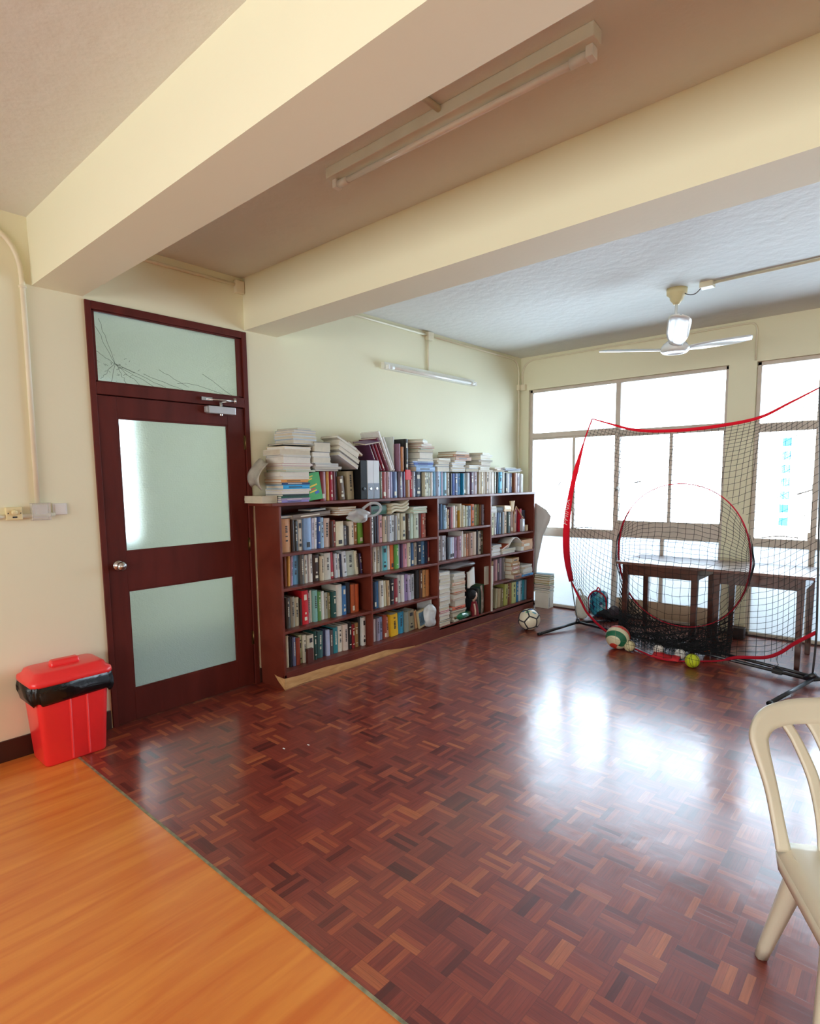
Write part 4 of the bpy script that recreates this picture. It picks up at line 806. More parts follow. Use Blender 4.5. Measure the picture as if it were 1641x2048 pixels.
# plastic bags
def blob(name, c, rad, m, seed, label, cat, n=18, amp=.25, power=.7, parent=None, flat=True, group=None):
    rg_ = random.Random(seed); ph = [(rg_.uniform(2, 6), rg_.uniform(2, 6), rg_.uniform(0, 6.3), rg_.uniform(.3, 1)) for _ in range(7)]
    P = []
    for i in range(n + 1):
        th = math.pi * i / n; row = []
        for j in range(2 * n + 1):
            f_ = 2 * math.pi * (j % (2 * n)) / (2 * n)
            s_ = sum(a * math.sin(p * th + q + 0) * math.cos(round(r) * f_ + q) for p, r, q, a in ph) / 3
            k = 1 + amp * s_ * math.sin(th)
            sg = lambda v: math.copysign(abs(v) ** power, v)
            x = rad[0] * k * sg(math.sin(th)) * math.cos(f_); y = rad[1] * k * sg(math.sin(th)) * math.sin(f_); z = rad[2] * (1 + amp * .3 * s_ * math.sin(th)) * sg(math.cos(th))
            if flat: z = max(z, -rad[2] * .98)
            row.append((c[0] + x, c[1] + y, c[2] + z))
        P.append(row)
    mb = MB(); mb.grid(P, m); o = mb.build(name, parent)
    if parent is None: tag(o, label, cat, group)
    return o
film = film_mat('clear_film', 'e8ecee', .35, .08)
cb = blob('plastic_bag', (.285, 1.84, 1.235), (.045, .10, .06), film, 5, 'crumpled clear plastic bag hanging at the top shelf of door-end bay', 'plastic bag', amp=.5, power=1)
mb = MB(); mb.tube(catmull([(.29, 1.88, 1.29), (.31, 1.95, 1.33), (.32, 2.03, 1.325), (.31, 2.07, 1.28), (.30, 2.02, 1.235), (.29, 1.93, 1.225)], 6), (.012), film, 8); mb.build('handle_loop', cb)
wb = film_mat('white_film', 'dfe6ea', .82, .25)
b = blob('plastic_bag', (.255, 2.765, .24), (.045, .075, .11), wb, 8, 'white printed plastic bag slumped on bottom shelf of the second bay', 'plastic bag', amp=.35, power=.8)
lay_y = 2.69
M4 = Matrix.Translation((.235, 2.66, .135)) @ Matrix.Rotation(R(10), 4, 'X')
pb = MB(); pb.box((-.02, -.02, 0), (0, .085, .17), COVER); pb.box((-.001, -.01, .02), (.001, .075, .15), mat('picture_print', '587488', .5, var=.5, vscale=25)); o = pb.build('book'); o.matrix_world = M4; o.color = hexl('c8b890') + (1,)
tag(o, 'book with blue and tan picture cover facing out beside the white bag', 'book')
o = stand(2.805, .131, .016, .27, .18, 'e0e0e0', 0, 'slim white book upright behind the white plastic bag', group='books standing on bottom shelf of second bay')
# small brown book in front on the bottom shelf, door-end bay
o = tag(box('notebook', (.235, 1.30, .131), (.262, 1.355, .245), mat('dark_red_board', '4e2018', .5), bevel=.001), 'small dark brown notebook standing in front of bottom shelf books, door-end bay', 'notebook')

# third bay, tall bottom compartment: paper stacks, bottle, doll, folders
GP = 'paper stacks in the third bay'
pile(.18, 2.955, .101, [(.045, .17, 'e0dccc', 0, .005, .0, 1), (.02, .18, '3c3c40', 0, 0, 0, -3), (.04, .16, 'dcdcdc', 0, 0, 0, 2), (.03, .16, 'dcd4d4', 0, 0, 0, -2), (.018, .15, 'cc5078', 0, 0, 0, 2), (.035, .16, 'e0e0dc', 0, 0, 0, 1), (.02, .16, 'c8dcd0', 0, 0, 0, -2), (.045, .17, 'e6e6e6', 0, 0, 0, 2),
 (.035, .17, 'c8ccd0', 0, .01, 0, 5), (.04, .18, 'e2e2e2', 0, 0, 0, -6), (.04, .17, 'e6e6e2', 0, 0, 0, 2), (.035, .18, 'd4d4d0', 0, 0, 0, 1), (.03, .17, 'e6e2dc', 0, 0, 0, 0), (.03, .17, 'b8b4b0', 0, 0, 0, 4), (.035, .18, 'e2dede', 0, 0, 0, -3), (.025, .17, 'd0ccc8', 0, 0, 0, 2)], 'pale stack in third bay', GP, 'paper_bundle')
pile(.15, 3.23, .101, [(.022, .22, 'd8d8d0', 0, 0, .02, 2), (.03, .22, 'c8ccc8', 0, 0, .01, -3), (.045, .23, 'b8b4a4', 0, 0, 0, 2), (.022, .24, '585c68', 0, .01, 0, -2), (.03, .22, 'e07858', 1, 0, 0, 2), (.06, .17, 'b4bcb8', 0, 0, .02, 1), (.02, .2, 'd4b8b0', 0, 0, .02, -2), (.05, .2, 'e0c4b0', 0, 0, 0, 2),
 (.016, .19, 'c05030', 0, .01, .01, 5), (.035, .2, 'd8d4d0', 0, 0, 0, -6), (.028, .19, 'e0dcd8', 0, 0, 0, 2), (.035, .2, 'dcb8a0', 1, 0, 0, -4), (.03, .19, 'e4e0dc', 0, 0, 0, 3), (.03, .2, 'c8c4c0', 0, 0, 0, -2), (.025, .2, 'e6e2de', 0, 0, 0, 3)], 'coloured stack in third bay', GP, 'paper_bundle')
sheet('paper_bundle', [[(.262 - .03 * u, 3.375 + .10 * v + .03 * u, .41 + .16 * u + .04 * v + .006 * math.sin(9 * u + 5 * v)) for v in [i / 4 for i in range(5)]] for u in [i / 10 for i in range(11)]], WPAP, 'sheaf of loose white paper leaning out above the doll', 'paper', solid=.03)
film2 = film_mat('grey_film', 'b4b4bc', .5, .15)
blob('plastic_bag', (.16, 3.32, .655), (.11, .26, .035), film2, 12, 'crumpled grey plastic wrap on top of the paper stacks, third bay', 'plastic bag', amp=.4, power=1)
gm = mat('green_bottle_glass', '0f6a48', .08, coat=1)
bt = MB(); bt.lathe([(.006, -.13), (.03, -.128), (.036, -.12), (.036, .04), (.03, .07), (.014, .095), (.013, .125), (.001, .126)], (0, 0, 0), gm, 20, 'Y'); o = bt.build('bottle'); o.matrix_world = Matrix.Translation((.245, 3.29, .139)) @ Matrix.Rotation(R(182), 4, 'Z')
tag(o, 'green bottle lying on its side at foot of the third bay', 'bottle')
m2 = MB(); m2.lathe([(.015, .112), (.015, .13), (.001, .131)], (0, 0, 0), BRASS, 16, 'Y'); cp = m2.build('cap'); cp.parent = o
dl = thing('doll', 'small doll with black hair and dark red dress on third bay floor', 'doll', (.245, 3.50, .101))
mb = MB(); mb.lathe([(.050, .101), (.052, .11), (.045, .17), (.034, .22), (.026, .25), (.012, .262)], (.245, 3.505, 0), mat('dark_red_cloth', '7c1420', .7, var=.2, vscale=30), 18); mb.build('dress', dl)
mb = MB(); mb.lathe([(.010, .255), (.012, .27), (.03, .282), (.04, .31), (.038, .34), (.02, .365), (.001, .37)], (.252, 3.485, 0), mat('doll_skin', 'd8b8a4', .5), 18); mb.build('head', dl)
blob('hair', (.245, 3.462, .330), (.046, .056, .052), mat('black_doll_hair', '0e0c10', .8, bump=.6, bscale=60), 3, '', '', parent=dl, amp=.12, power=1, flat=False)
mb = MB(); mb.tube([(.27, 3.47, .235), (.295, 3.455, .17), (.298, 3.45, .125)], [.009, .008, .009], MATS['doll_skin'], 8); mb.build('arm', dl)
GF = 'folders in the third bay'
for k, (y, w, h, c) in enumerate(((3.598, .022, .27, '3c4448'), (3.624, .02, .26, '7c8880'), (3.648, .022, .28, '38544c'), (3.674, .024, .30, '4c6c50'), (3.701, .026, .30, '3c6440'))):
    stand(y, .101, w, h, .2, c, 0, '%s folder, %s in the row of folders beside the doll' % (cname(c), ORD[k]), 'folder', x=.22, group=GF)
sheet('magazine', [[(.262 - .01 * u, 3.60 + .02 * math.sin(u * 3) + .04 * v, .105 + .30 * u) for v in [0, .5, 1]] for u in [i / 8 for i in range(9)]], mat('magazine_cover', '9c8c80', .4, var=.4, vscale=30), 'brownish magazine standing in front of the folders', 'magazine', solid=.004)
o = tag(box('card_panel', (.262, 3.66, .405), (.270, 3.735, .60), mat('grey_card', 'b8ae9e', .7)), 'grey card panel standing on the folders at the bay divider', 'card')
o = tag(box('white_board', (.2955, 3.738, .113), (.312, 3.752, .60), mat('white_board_paint', 'd8d4c8', .5), bevel=.001), 'tall thin white board propped against divider of the window-end bay', 'board')

# window-end bay contents
GW = 'books in the window-end bay'
lay(.15, 3.84, 1.158, .16, .2, .014, 'dcdce0', 'thin white book lying on the window-end top shelf books, lowest', 'book', 0, 0, 0, 0, GW)
pile(.15, 3.84, 1.174, [(.018, .15, 'd4d4d8', 0, 0, 0, 3), (.02, .14, 'c8d0d4', 0, 0, 0, -3), (.016, .14, 'dcdcd8', 0, 0, 0, 2)], 'white pile, window-end top shelf', GW)
lay(.16, 3.985, 1.159, .13, .18, .055, '1c1a1e', 'thick black book lying beside the white pile, window-end bay', 'book', 1, -6, 0, 0, GW)
lay(.17, 4.12, 1.162, .16, .18, .065, 'd8b078', 'tan box-like book lying beside the black one, window-end bay', 'book', 1, 5, -4, 0, GW)
sheet('open_book', [[(.245, 4.235 + .05 * (2 * u - 1) * (.4 + .6 * v), 1.155 + .12 * v) for v in [i / 5 for i in range(6)]] for u in [0, .25, .5, .75, 1]], mat('aged_paper', 'c8a880', .7), 'aged open book upright above the red books', 'book', solid=.012)
# small tall bottles/brush in the top shelf corner
o = tag(box('bottle', (.22, 4.44, .916), (.262, 4.492, 1.06), mat('pale_bottle', 'b8c0cc', .2, coat=.5), bevel=.008), 'pale translucent bottle standing beside dark slate book', 'bottle')
mb = MB(); mb.tube([(.241, 4.466, 1.055), (.241, 4.466, 1.09)], .009, WHITE, 10); mb.build('cap', o)
o = tag(box('box', (.22, 4.525, .916), (.255, 4.575, .985), mat('cream_carton', 'e0c8a0', .6), bevel=.002), 'small cream carton at the window end of the top shelf', 'box')
mb = MB(); mb.tube([(.235, 4.335, 1.21), (.25, 4.50, 1.04)], .007, mat('tan_stick', 'b07a50', .5), 8); mb.tube([(.235, 4.335, 1.21), (.24, 4.275, 1.13)], .007, MATS['tan_stick'], 8); tag(mb.build('wooden_rod'), 'thin tan wooden rod leaning over books in the window-end bay', 'rod')
pile(.17, 3.86, .701, [(.02, .18, 'd8d8dc', 0, 0, 0, 3), (.02, .18, 'c8ccd4', 0, 0, 0, -3), (.02, .18, 'dcdce0', 0, 0, 0, 2), (.018, .17, 'd0d0d8', 0, 0, 0, 5), (.018, .2, 'c8c8c8', 0, 0, 0.02, -6), (.012, .2, 'b4b4b8', 0, 0, .02, 6)], 'white heap, window-end bay', GW, 'exercise_book')
pile(.18, 4.12, .701, [(.022, .26, 'a8a49c', 0, 0, 0, 3), (.03, .26, 'c8c8c0', 0, 0, 0, -3)], 'grey pair, window-end bay', GW)
lay(.20, 4.055, .765, .14, .16, .02, 'b05030', 'rust-covered book propped open on the second shelf', 'book', 0, 0, 18, 0, GW)
sheet('paper_sheet', [[(.12 + .17 * v, 4.09 + .34 * u, .762 + .10 * math.sin(min(1, u * 1.15) * math.pi * .93) + .004 * v) for v in [0, .5, 1]] for u in [i / 12 for i in range(13)]], WPAP, 'curled sheet of white paper arching over the second shelf, window end', 'paper', solid=.006)
sb = lay(.20, 4.50, .703, .20, .2, .12, 'd0a074', 'thick tan book bundle jutting at the window end of second shelf', 'book', 1, -7, 2, 0, GW)
lay(.2, 4.38, .703, .07, .19, .045, 'dcd8cc', 'small cream block of pages beside the jutting tan bundle', 'book', 0, 3, 0, 0, GW)
pile(.19, 4.245, .401, [(.05, .17, '9c6448', 1, .02, 0, 3), (.045, .16, 'b4946c', 1, .01, 0, -3), (.045, .17, 'c08878', 1, 0, 0, 2), (.04, .16, 'b88c5c', 1, 0, 0, -5), (.05, .15, 'c09454', 1, 0, 0, 4)], 'brown stack, third shelf of window-end bay', GW)
pile(.195, 4.50, .401, [(.022, .24, '4c9cd4', 1, .0, .0, -2), (.018, .22, '9c8c9c', 0, 0, .0, 2), (.024, .21, 'd8ccbc', 0, 0, 0, -3), (.024, .22, 'dcdcdc', 0, 0, -.01, 3), (.018, .2, 'cc9c7c', 0, 0, -.02, 8), (.02, .21, 'd8d4c8', 0, 0, -.01, -2)], 'low window-end shelf stack', GW)

# floor stack by the window corner
cw = mat('white_carton', 'd8d4c8', .7)
o = tag(box('carton', (.30, 4.672, .001), (.475, 4.795, .185), cw, bevel=.002), 'white carton on the floor between the bookcase and window wall', 'box')
box('flap', (.475, 4.69, .13), (.479, 4.79, .187), cw, o)
mb = MB(); mb.box((.475, 4.70, .02), (.477, 4.702, .15), INKD); mb.build('seam', o)
pile(.385, 4.733, .188, [(.022, .11, 'dcdcd8', 0, 0, 0, 3), (.022, .11, '3c4858', 0, 0, 0, -3), (.02, .11, 'c8c4bc', 0, 0, 0, 2), (.022, .11, '8c4c70', 0, 0, 0, 5), (.02, .11, '2c8068', 0, 0, 0, -4), (.03, .11, 'c89c3c', 0, 0, 0, -3), (.028, .11, '7c5c34', 0, 0, 0, 3), (.022, .11, '6c7c38', 0, 0, 0, -5), (.022, .11, '244c50', 0, 0, 0, 6)], 'book stack on the carton', 'books on the carton by window')
def wsh(u):
    k = [(0, .24), (.3, .26), (.66, .33), (.84, .44), (.94, .36), (1, .24)]
    for (a, p), (b, q) in zip(k, k[1:]):
        if u <= b: return p + (q - p) * (u - a) / (b - a)
    return k[-1][1]
sheet('plastic_sheet', [[(.03 + v * wsh(u), 4.70 + .04 * v + .01 * math.sin(u * 7 + v * 3), .19 + 1.06 * u - .02 * v * u) for v in [i / 5 for i in range(6)]] for u in [i / 14 for i in range(15)]], mat('grey_sheet', 'c8c8c6', .5, var=.05), 'grey folded plastic sheet standing between bookcase end and window', 'sheet', solid=.003)

# ================================================================ desks at the window
def desk(x0, x1, ya, yb, label):
    t = thing('desk', label, 'desk', ((x0 + x1) / 2, (ya + yb) / 2, 0), 'dark wooden desks pushed together at the windows')
    box('desk_top', (x0, ya, .722), (x1, yb, .745), DESKT, t, .003)
    lx0, lx1 = x0 + .055, x1 - .06; ly0, ly1 = ya + .02, yb - .03
    ap = MB()
    ap.box((lx0 + .01, ly0 + .008, .625), (lx1 - .01, ly0 + .026, .722), DESKW); ap.box((lx0 + .01, ly1 - .026, .625), (lx1 - .01, ly1 - .008, .722), DESKW)
    ap.box((lx0 + .008, ly0 + .01, .625), (lx0 + .026, ly1 - .01, .722), DESKW); ap.box((lx1 - .026, ly0 + .01, .625), (lx1 - .008, ly1 - .01, .722), DESKW)
    ap.build('apron', t, .002)
    for lx in (lx0, lx1 - .055):
        for ly in (ly0, ly1 - .055):
            mb = MB(); mb.box((lx, ly, 0), (lx + .055, ly + .055, .722), DESKW, taper=.68); mb.build('leg', t, .003)
    return t
desk(1.585, 2.352, 3.88, 4.52, 'dark wooden desk behind the net pocket, farther from the chair')
desk(2.357, 3.122, 3.88, 4.52, 'dark wooden desk whose outer leg stands behind the bulldog clip')
o = tag(box('wooden_block', (2.41, 4.60, .001), (2.52, 4.69, .105), mat('dark_brown_block', '2e1a18', .6), bevel=.004), 'dark brown block on the floor at wall behind desk leg', 'block')

# ================================================================ training net
P0 = Vector((1.108, 4.119, 0)); TX = Vector((.966, -.257, 0)).normalized(); NX = Vector((-TX.y * -1 * -1, TX.x, 0)); NX = Vector((.257, .966, 0)).normalized()
def NP(a, z, off=0.): return P0 + TX * a + NX * off + Vector((0, 0, z))
net = thing('training_net', 'large sports training net with red edges, black base bars and round pocket', 'sports net', (2.1, 3.85, 0))
base = MB()
base.tube([NP(0, .045), NP(2.14, .045)], .014, BLACK, 10)
base.build('base_bar', net)
mb = MB(); mb.tube([NP(.95, .05, .13), NP(2.15, .045, .08)], .013, BLACK, 10); mb.build('base_bar', net)
for pts in ([NP(0, .045), (.968, 3.555, .012)], [NP(0, .045), (1.324, 4.567, .012)]):
    mb = MB(); mb.tube(pts, .014, BLACK, 10); mb.tube([Vector(pts[1]) - (Vector(pts[1]) - Vector(pts[0])).normalized() * .03, pts[1]], .017, RUB, 10); mb.build('foot', net)
for pts in ([NP(2.14, .045), (3.015, 2.953, .012)], [NP(2.14, .045), (3.42, 4.02, .012)]):
    mb = MB(); mb.tube(pts, .014, BLACK, 10); mb.tube([Vector(pts[1]) - (Vector(pts[1]) - Vector(pts[0])).normalized() * .03, pts[1]], .017, RUB, 10); mb.build('foot', net)
mb = MB(); mb.tube([NP(2.10, .045, 0), NP(2.16, .09, 0)], .02, BLACK, 10); mb.tube([NP(0, .03), NP(0, .08)], .018, BLACK, 10); mb.build('joint', net)
LP = catmull([NP(0, .05), NP(-.05, .25), NP(-.096, .456), NP(-.15, .66), NP(-.172, .88), NP(-.158, 1.15), NP(-.10, 1.45), NP(-.005, 1.762), NP(.06, 1.94), NP(.13, 2.09)], 5)
RP = catmull([NP(2.14, .05), NP(2.15, .35), NP(2.14, .7), NP(2.125, 1.1), NP(2.105, 1.6), NP(2.085, 1.95), NP(2.075, 2.125)], 5)
mb = MB(); mb.tube(LP[:12], .006, BLACK, 8); mb.build('pole', net)
mb = MB(); mb.tube(RP, .007, BLACK, 8); mb.build('pole', net)
# red sleeve over the left pole: a flat fabric pocket, widest low down, top thinned in place of window glare
sl = LP[10:]; n_ = len(sl); P = []; vdir = (TX).normalized()
rad = []
for i in range(n_):
    t = i / (n_ - 1); w = (.030 + .016 * math.sin(min(1, t / .55) * math.pi)) if t < .62 else max(.007, .034 - (t - .62) * .16)
    rad.append((w, .006))
mb = MB(); mb.tube(sl[:], [(r[0], r[1]) for r in rad], REDF, 10, flat=tuple(TX)); slv = mb.build('red_sleeve', net)
# sleeve lettering
def text(s_, size, M4, m, name, parent):
    c = bpy.data.curves.new(name, 'FONT'); c.body = s_; c.size = size; c.align_x = 'CENTER'; c.align_y = 'CENTER'; c.extrude = .0006; c.shear = .25
    tmp = bpy.data.objects.new('tmp', c); COL.objects.link(tmp); dg = bpy.context.evaluated_depsgraph_get(); dg.update()
    me = bpy.data.meshes.new_from_object(tmp.evaluated_get(dg)); bpy.data.objects.remove(tmp)
    me.materials.clear(); me.materials.append(m); me.transform(M4); o = bpy.data.objects.new(name, me); COL.objects.link(o); o.parent = parent
    return o
q0 = NP(-.165, 1.17, -.009); zdir = (NP(-.10, 1.45) - NP(-.172, .88)).normalized(); xd = zdir; yd = -TX; nd = xd.cross(yd).normalized(); yd = nd.cross(xd)
MT = Matrix.Identity(4)
for i in range(3): MT[i][0] = xd[i]; MT[i][1] = yd[i]; MT[i][2] = nd[i]; MT[i][3] = q0[i]
text('PHINIX', .085, MT, mat('pale_sleeve_print', 'f6dadc', .6), 'sleeve_lettering', slv)
# edges
TOPE = catmull([NP(.13, 2.09), NP(.344, 2.022), NP(.55, 1.96), NP(.758, 1.925), NP(1.087, 1.908), NP(1.422, 1.921), NP(1.684, 1.955), NP(1.886, 2.039), NP(2.075, 2.123)], 6)
mb = MB(); mb.tube(TOPE, [(.005 + .009 * math.sin(math.pi * i / (len(TOPE) - 1)), .0045) for i in range(len(TOPE))], REDF, 8, flat=(0, 0, 1)); mb.build('top_hem', net)
BOT = catmull([NP(-.096, .456), NP(-.02, .36, -.01), NP(.06, .25, -.01), NP(.123, .17, -.01), NP(.25, .09, -.02), NP(.362, .04, -.03), (1.60, 3.88, .02), (1.80, 3.70, .015), (1.95, 3.60, .012), (2.12, 3.50, .012), (2.28, 3.535, .012), (2.42, 3.63, .015), (2.53, 3.72, .02), NP(1.62, .085, -.02), NP(1.811, .13, -.01), NP(1.915, .19), NP(2.012, .285), NP(2.15, .40)], 6)
mb = MB(); mb.tube(BOT, [((.013, .003) if i < 34 or i > 74 else (.0075, .003)) for i in range(len(BOT))], REDF, 8, flat=(0, 0, 1)); mb.build('bottom_hem', net)
# netting: a square mesh over the frame, open inside the hoop
HA, HZc, HRA, HRZ = 1.072, .845, .628, .615
def hoop(t, off=0.):
    k = 1 - .04 * math.cos(2 * t); return NP(HA + HRA * math.cos(t) * k, HZc + HRZ * math.sin(t), off)
def at(L, t):
    s_ = t * (len(L) - 1); i = min(int(s_), len(L) - 2); f_ = s_ - i; return L[i] * (1 - f_) + L[i + 1] * f_
LE = LP[5 * 2:]          # left edge from the sleeve foot up
RE = [p for p in RP[5:]]
def S(u, v):
    b, t_ = at(BOT, u), at(TOPE, u); l_, r_ = at(LE, v), at(RE, v)
    c = b * (1 - v) + t_ * v + l_ * (1 - u) + r_ * u - (BOT[0] * (1 - u) * (1 - v) + BOT[-1] * u * (1 - v) + TOPE[0] * (1 - u) * v + TOPE[-1] * u * v)
    bulge = math.sin(math.pi * u) * math.sin(math.pi * v)
    c = c + NX * (.05 * bulge) + Vector((0, 0, .008 * math.sin(u * 23 + v * 4) * bulge)) + TX * (.006 * math.sin(v * 19 + u * 5) * bulge)
    return c
def inside(p):
    d = p - P0; a = d.dot(TX); z = p.z
    return ((a - HA) / HRA) ** 2 + ((z - HZc) / HRZ) ** 2 < .98
def in_plane(p):
    d = p - P0; a = d.dot(TX); return a, p.z
mesh_mb = MB(); RN = .0018
def cord(pts, r=RN):
    run = []
    for p in pts:
        if inside(p):
            if len(run) > 1: mesh_mb.tube(run, r, NETM, 3, caps=False)
            run = []
        else: run.append(p)
    if len(run) > 1: mesh_mb.tube(run, r, NETM, 3, caps=False)
NU, NV = 46, 42
for i in range(1, NU): cord([S(i / NU, j / 56) for j in range(57)])
for j in range(1, NV): cord([S(i / 56, j / NV) for i in range(57)])
mesh_mb.build('netting', net)
# hoop tape
HP = [hoop(2 * math.pi * i / 72) for i in range(72)]
mb = MB(); 
hr = []
for i in range(72):
    t = 2 * math.pi * i / 72; w = .007 + .008 * math.cos(t + (.3 if math.cos(t) > 0 else -.2)) ** 2
    if .9 < t < 2.5: w = .003  # crown of the hoop thinned to imitate glare washing it out
    hr.append((w, .004))
mb.tube(HP, hr, REDF, 8, flat=tuple(NX), closed=True); mb.build('hoop_tape', net)
# pocket: net bag hanging from the hoop towards the room, sagging to the floor
def sm(x): x = max(0, min(1, x)); return x * x * (3 - 2 * x)
def PK(u, v):
    c = -1 + 2 * u; c = math.sin(c * math.pi / 2 * .985)
    zt = HZc + HRZ * math.sqrt(max(0, 1 - c * c)); zb2 = HZc - HRZ * math.sqrt(max(0, 1 - c * c))
    a = HA + HRA * c
    z = zt + (zb2 - zt) * v
    depth = max(0, math.sin(math.pi * v)) ** .7 * math.sqrt(max(0, 1 - c * c))
    sag = math.exp(-((v - .86) / .16) ** 2) * (1 - c * c) * .24
    return NP(a, max(.012, z - sag), -(.05 + .13 * v) * depth)
def wob(p, k, amp):
    return p + Vector((math.sin(p.z * 31 + k) * amp, math.sin(p.x * 27 + k * 2) * amp, math.sin(p.x * 37 + p.z * 21 + k) * amp))
pm = MB()
for i in range(1, 27): pm.tube([wob(PK(i / 27, j / 40), 1, .004) for j in range(41)], RN, NETM, 3, caps=False)
for j in range(1, 30): pm.tube([wob(PK(i / 40, j / 30), 1, .004) for i in range(41)], RN, NETM, 3, caps=False)
pm.build('pocket_netting', net)
# slack net bunched on the floor below the hoop
hm = MB(); rn = random.Random(4)
for layer in range(5):
    o1, o2, o3 = rn.uniform(0, 6), rn.uniform(0, 6), rn.uniform(0, 6)
    def HPt(u, v):
        c = -.93 + 1.72 * u
        zb2 = HZc - HRZ * math.sqrt(max(0, 1 - min(1, abs(c)) ** 2))
        top = NP(HA + HRA * c, zb2 + .01, 0)
        bx_ = 1.66 + .92 * u; by = 3.80 - .13 * math.sin(math.pi * u) + (.10 * max(0, u - .6))
        bot_ = Vector((bx_, by, .014 + .012 * layer))
        p = top * (1 - v) + bot_ * v
        p.z -= .10 * math.sin(math.pi * v) * max(0, p.z - .02) * 3
        k = math.sin(math.pi * min(1, v * 1.1)) * max(0, math.sin(math.pi * u)) ** .5
        A = .028
        p += Vector((math.sin(v * 21 + o1 + u * 17) * A, math.sin(u * 26 + o2 + v * 9) * A * 1.6, math.sin(u * 33 + v * 25 + o3) * A)) * k
        p.z = max(.006, p.z); return p
    for i in range(0, 30): hm.tube([HPt(i / 30, j / 26) for j in range(27)], .002, NETM, 3, caps=False)
    for j in range(0, 20): hm.tube([HPt(i / 60, j / 20) for i in range(61)], .002, NETM, 3, caps=False)
hm.build('bunched_netting', net)
rp_ = mat('red_net_patch', 'c81c28', .6)
sheet('red_patch', [[(2.06 + .22 * u, 3.50 + .07 * v + .01 * math.sin(u * 5), .012 + .03 * v + .006 * math.sin(u * 9)) for v in [0, .5, 1]] for u in [i / 8 for i in range(9)]], rp_, '', '', parent=net, solid=.003)
mb = MB(); mb.tube(catmull([NP(1.905, .185), NP(1.90, .13, .0), NP(1.91, .10)], 4), .002, NETM, 5); mb.tube([NP(1.91, .10), NP(1.895, .07)], .002, NETM, 5); mb.tube([NP(1.91, .10), NP(1.925, .07)], .002, NETM, 5); mb.build('tie_cord', net)
c = NP(1.91, .0)
mb = MB(); cx, cy = c.x, c.y
vs = [NP(1.875, .028, -.022), NP(1.945, .028, -.022), NP(1.945, .028, .022), NP(1.875, .028, .022), NP(1.875, .066, -.004), NP(1.945, .066, -.004), NP(1.945, .066, .004), NP(1.875, .066, .004)]
mb.add(vs, [(0, 3, 2, 1), (4, 5, 6, 7), (0, 1, 5, 4), (1, 2, 6, 5), (2, 3, 7, 6), (3, 0, 4, 7)], RUB)
bc_ = tag(mb.build('bulldog_clip', bevel=.002), 'black bulldog clip gripping the base bar under the red hem', 'clip')
mb = MB(); mb.tube(catmull([NP(1.89, .066, -.004), NP(1.885, .09, -.012), NP(1.92, .095, -.014), NP(1.93, .066, -.004)], 4), .0015, STEEL, 5); mb.build('wire_handle', bc_)

# ---------------------------------------------------------------- balls
def ball_mat(name, fn):
    m, n, l, b = new_mat(name); fn(n, l, b); b.inputs['Roughness'].default_value = .4
    return m
def sphere_mb(c, r, m, n=32):
    mb = MB(); P = []
    for i in range(n // 2 + 1):
        th = math.pi * i / (n // 2); P.append([(c[0] + r * math.sin(th) * math.cos(2 * math.pi * j / n), c[1] + r * math.sin(th) * math.sin(2 * math.pi * j / n), c[2] + r * math.cos(th)) for j in range(n + 1)])
    mb.grid(P, m); return mb
def great(mb, r, nrm, m, w=.002, seg=40, part=(0, 1), phase=0):
    nrm = Vector(nrm).normalized(); a = nrm.orthogonal().normalized(); b = nrm.cross(a)
    return [(a * math.cos(phase + 2 * math.pi * t) + b * math.sin(phase + 2 * math.pi * t)) * r for t in [part[0] + (part[1] - part[0]) * i / seg for i in range(seg + 1)]]
# soccer ball: twelve white five-sided panels between dark seams, blue-green flashes on the crown
def ico():
    g_ = (1 + 5 ** .5) / 2; v = []
    for a in (-1, 1):
        for b in (-g_, g_): v += [(0, a, b), (a, b, 0), (b, 0, a)]
    return [Vector(p).normalized() for p in v]
V = ico()
adj = [[(V[i] - V[j]).length < 1.1 and i != j for j in range(12)] for i in range(12)]
faces = [(i, j, k) for i in range(12) for j in range(i + 1, 12) for k in range(j + 1, 12) if adj[i][j] and adj[j][k] and adj[i][k]]
SR = .108; RX = Matrix.Rotation(R(28), 3, 'X') @ Matrix.Rotation(R(-20), 3, 'Y') @ Matrix.Rotation(R(12), 3, 'Z')
mb = sphere_mb((0, 0, 0), SR, mat('soccer_white', 'e4dcc4', .35, coat=.3), 40)
so = mb.build('soccer_ball'); so.location = (.79, 3.69, SR + .001); tag(so, 'white and black soccer ball on the floor beside the bookcase end', 'ball')
sd = mat('dark_seam_panels', '2c2c30', .4); mb = MB()
def slerp_pts(p, q, n, r): return [((p * (1 - t) + q * t).normalized()) * r for t in [i / n for i in range(n + 1)]]
fc = {f: (RX @ (V[f[0]] + V[f[1]] + V[f[2]])).normalized() for f in faces}
for i in range(len(faces)):
    for j in range(i + 1, len(faces)):
        if len(set(faces[i]) & set(faces[j])) == 2: mb.tube(slerp_pts(fc[faces[i]], fc[faces[j]], 8, SR - .001), .0075, sd, 6)
o = mb.build('seams', None); o.parent = so
cols_ = [mat('ball_teal', '2c90a0', .4), mat('ball_blue', '3c70b8', .4), mat('ball_green', '58a070', .4)]
mb = MB(); rr_ = random.Random(2)
for k in range(9):
    th = rr_.uniform(.1, .75); ph = rr_.uniform(0, 6.28); c0 = Vector((math.sin(th) * math.cos(ph), math.sin(th) * math.sin(ph), math.cos(th))); a = c0.orthogonal().normalized(); b = c0.cross(a); s1, s2 = rr_.uniform(.15, .28), rr_.uniform(.06, .12); ro = rr_.uniform(0, 3)
    ring = [((c0 + a * s1 * math.cos(q) + b * s2 * math.sin(q)).normalized()) * (SR + .0007) for q in [2 * math.pi * i / 14 + 0 for i in range(14)]]
    mb.add([tuple(c0 * (SR + .0009))] + [tuple(p) for p in ring], [(0, 1 + i, 1 + (i + 1) % 14) for i in range(14)], cols_[k % 3], True)
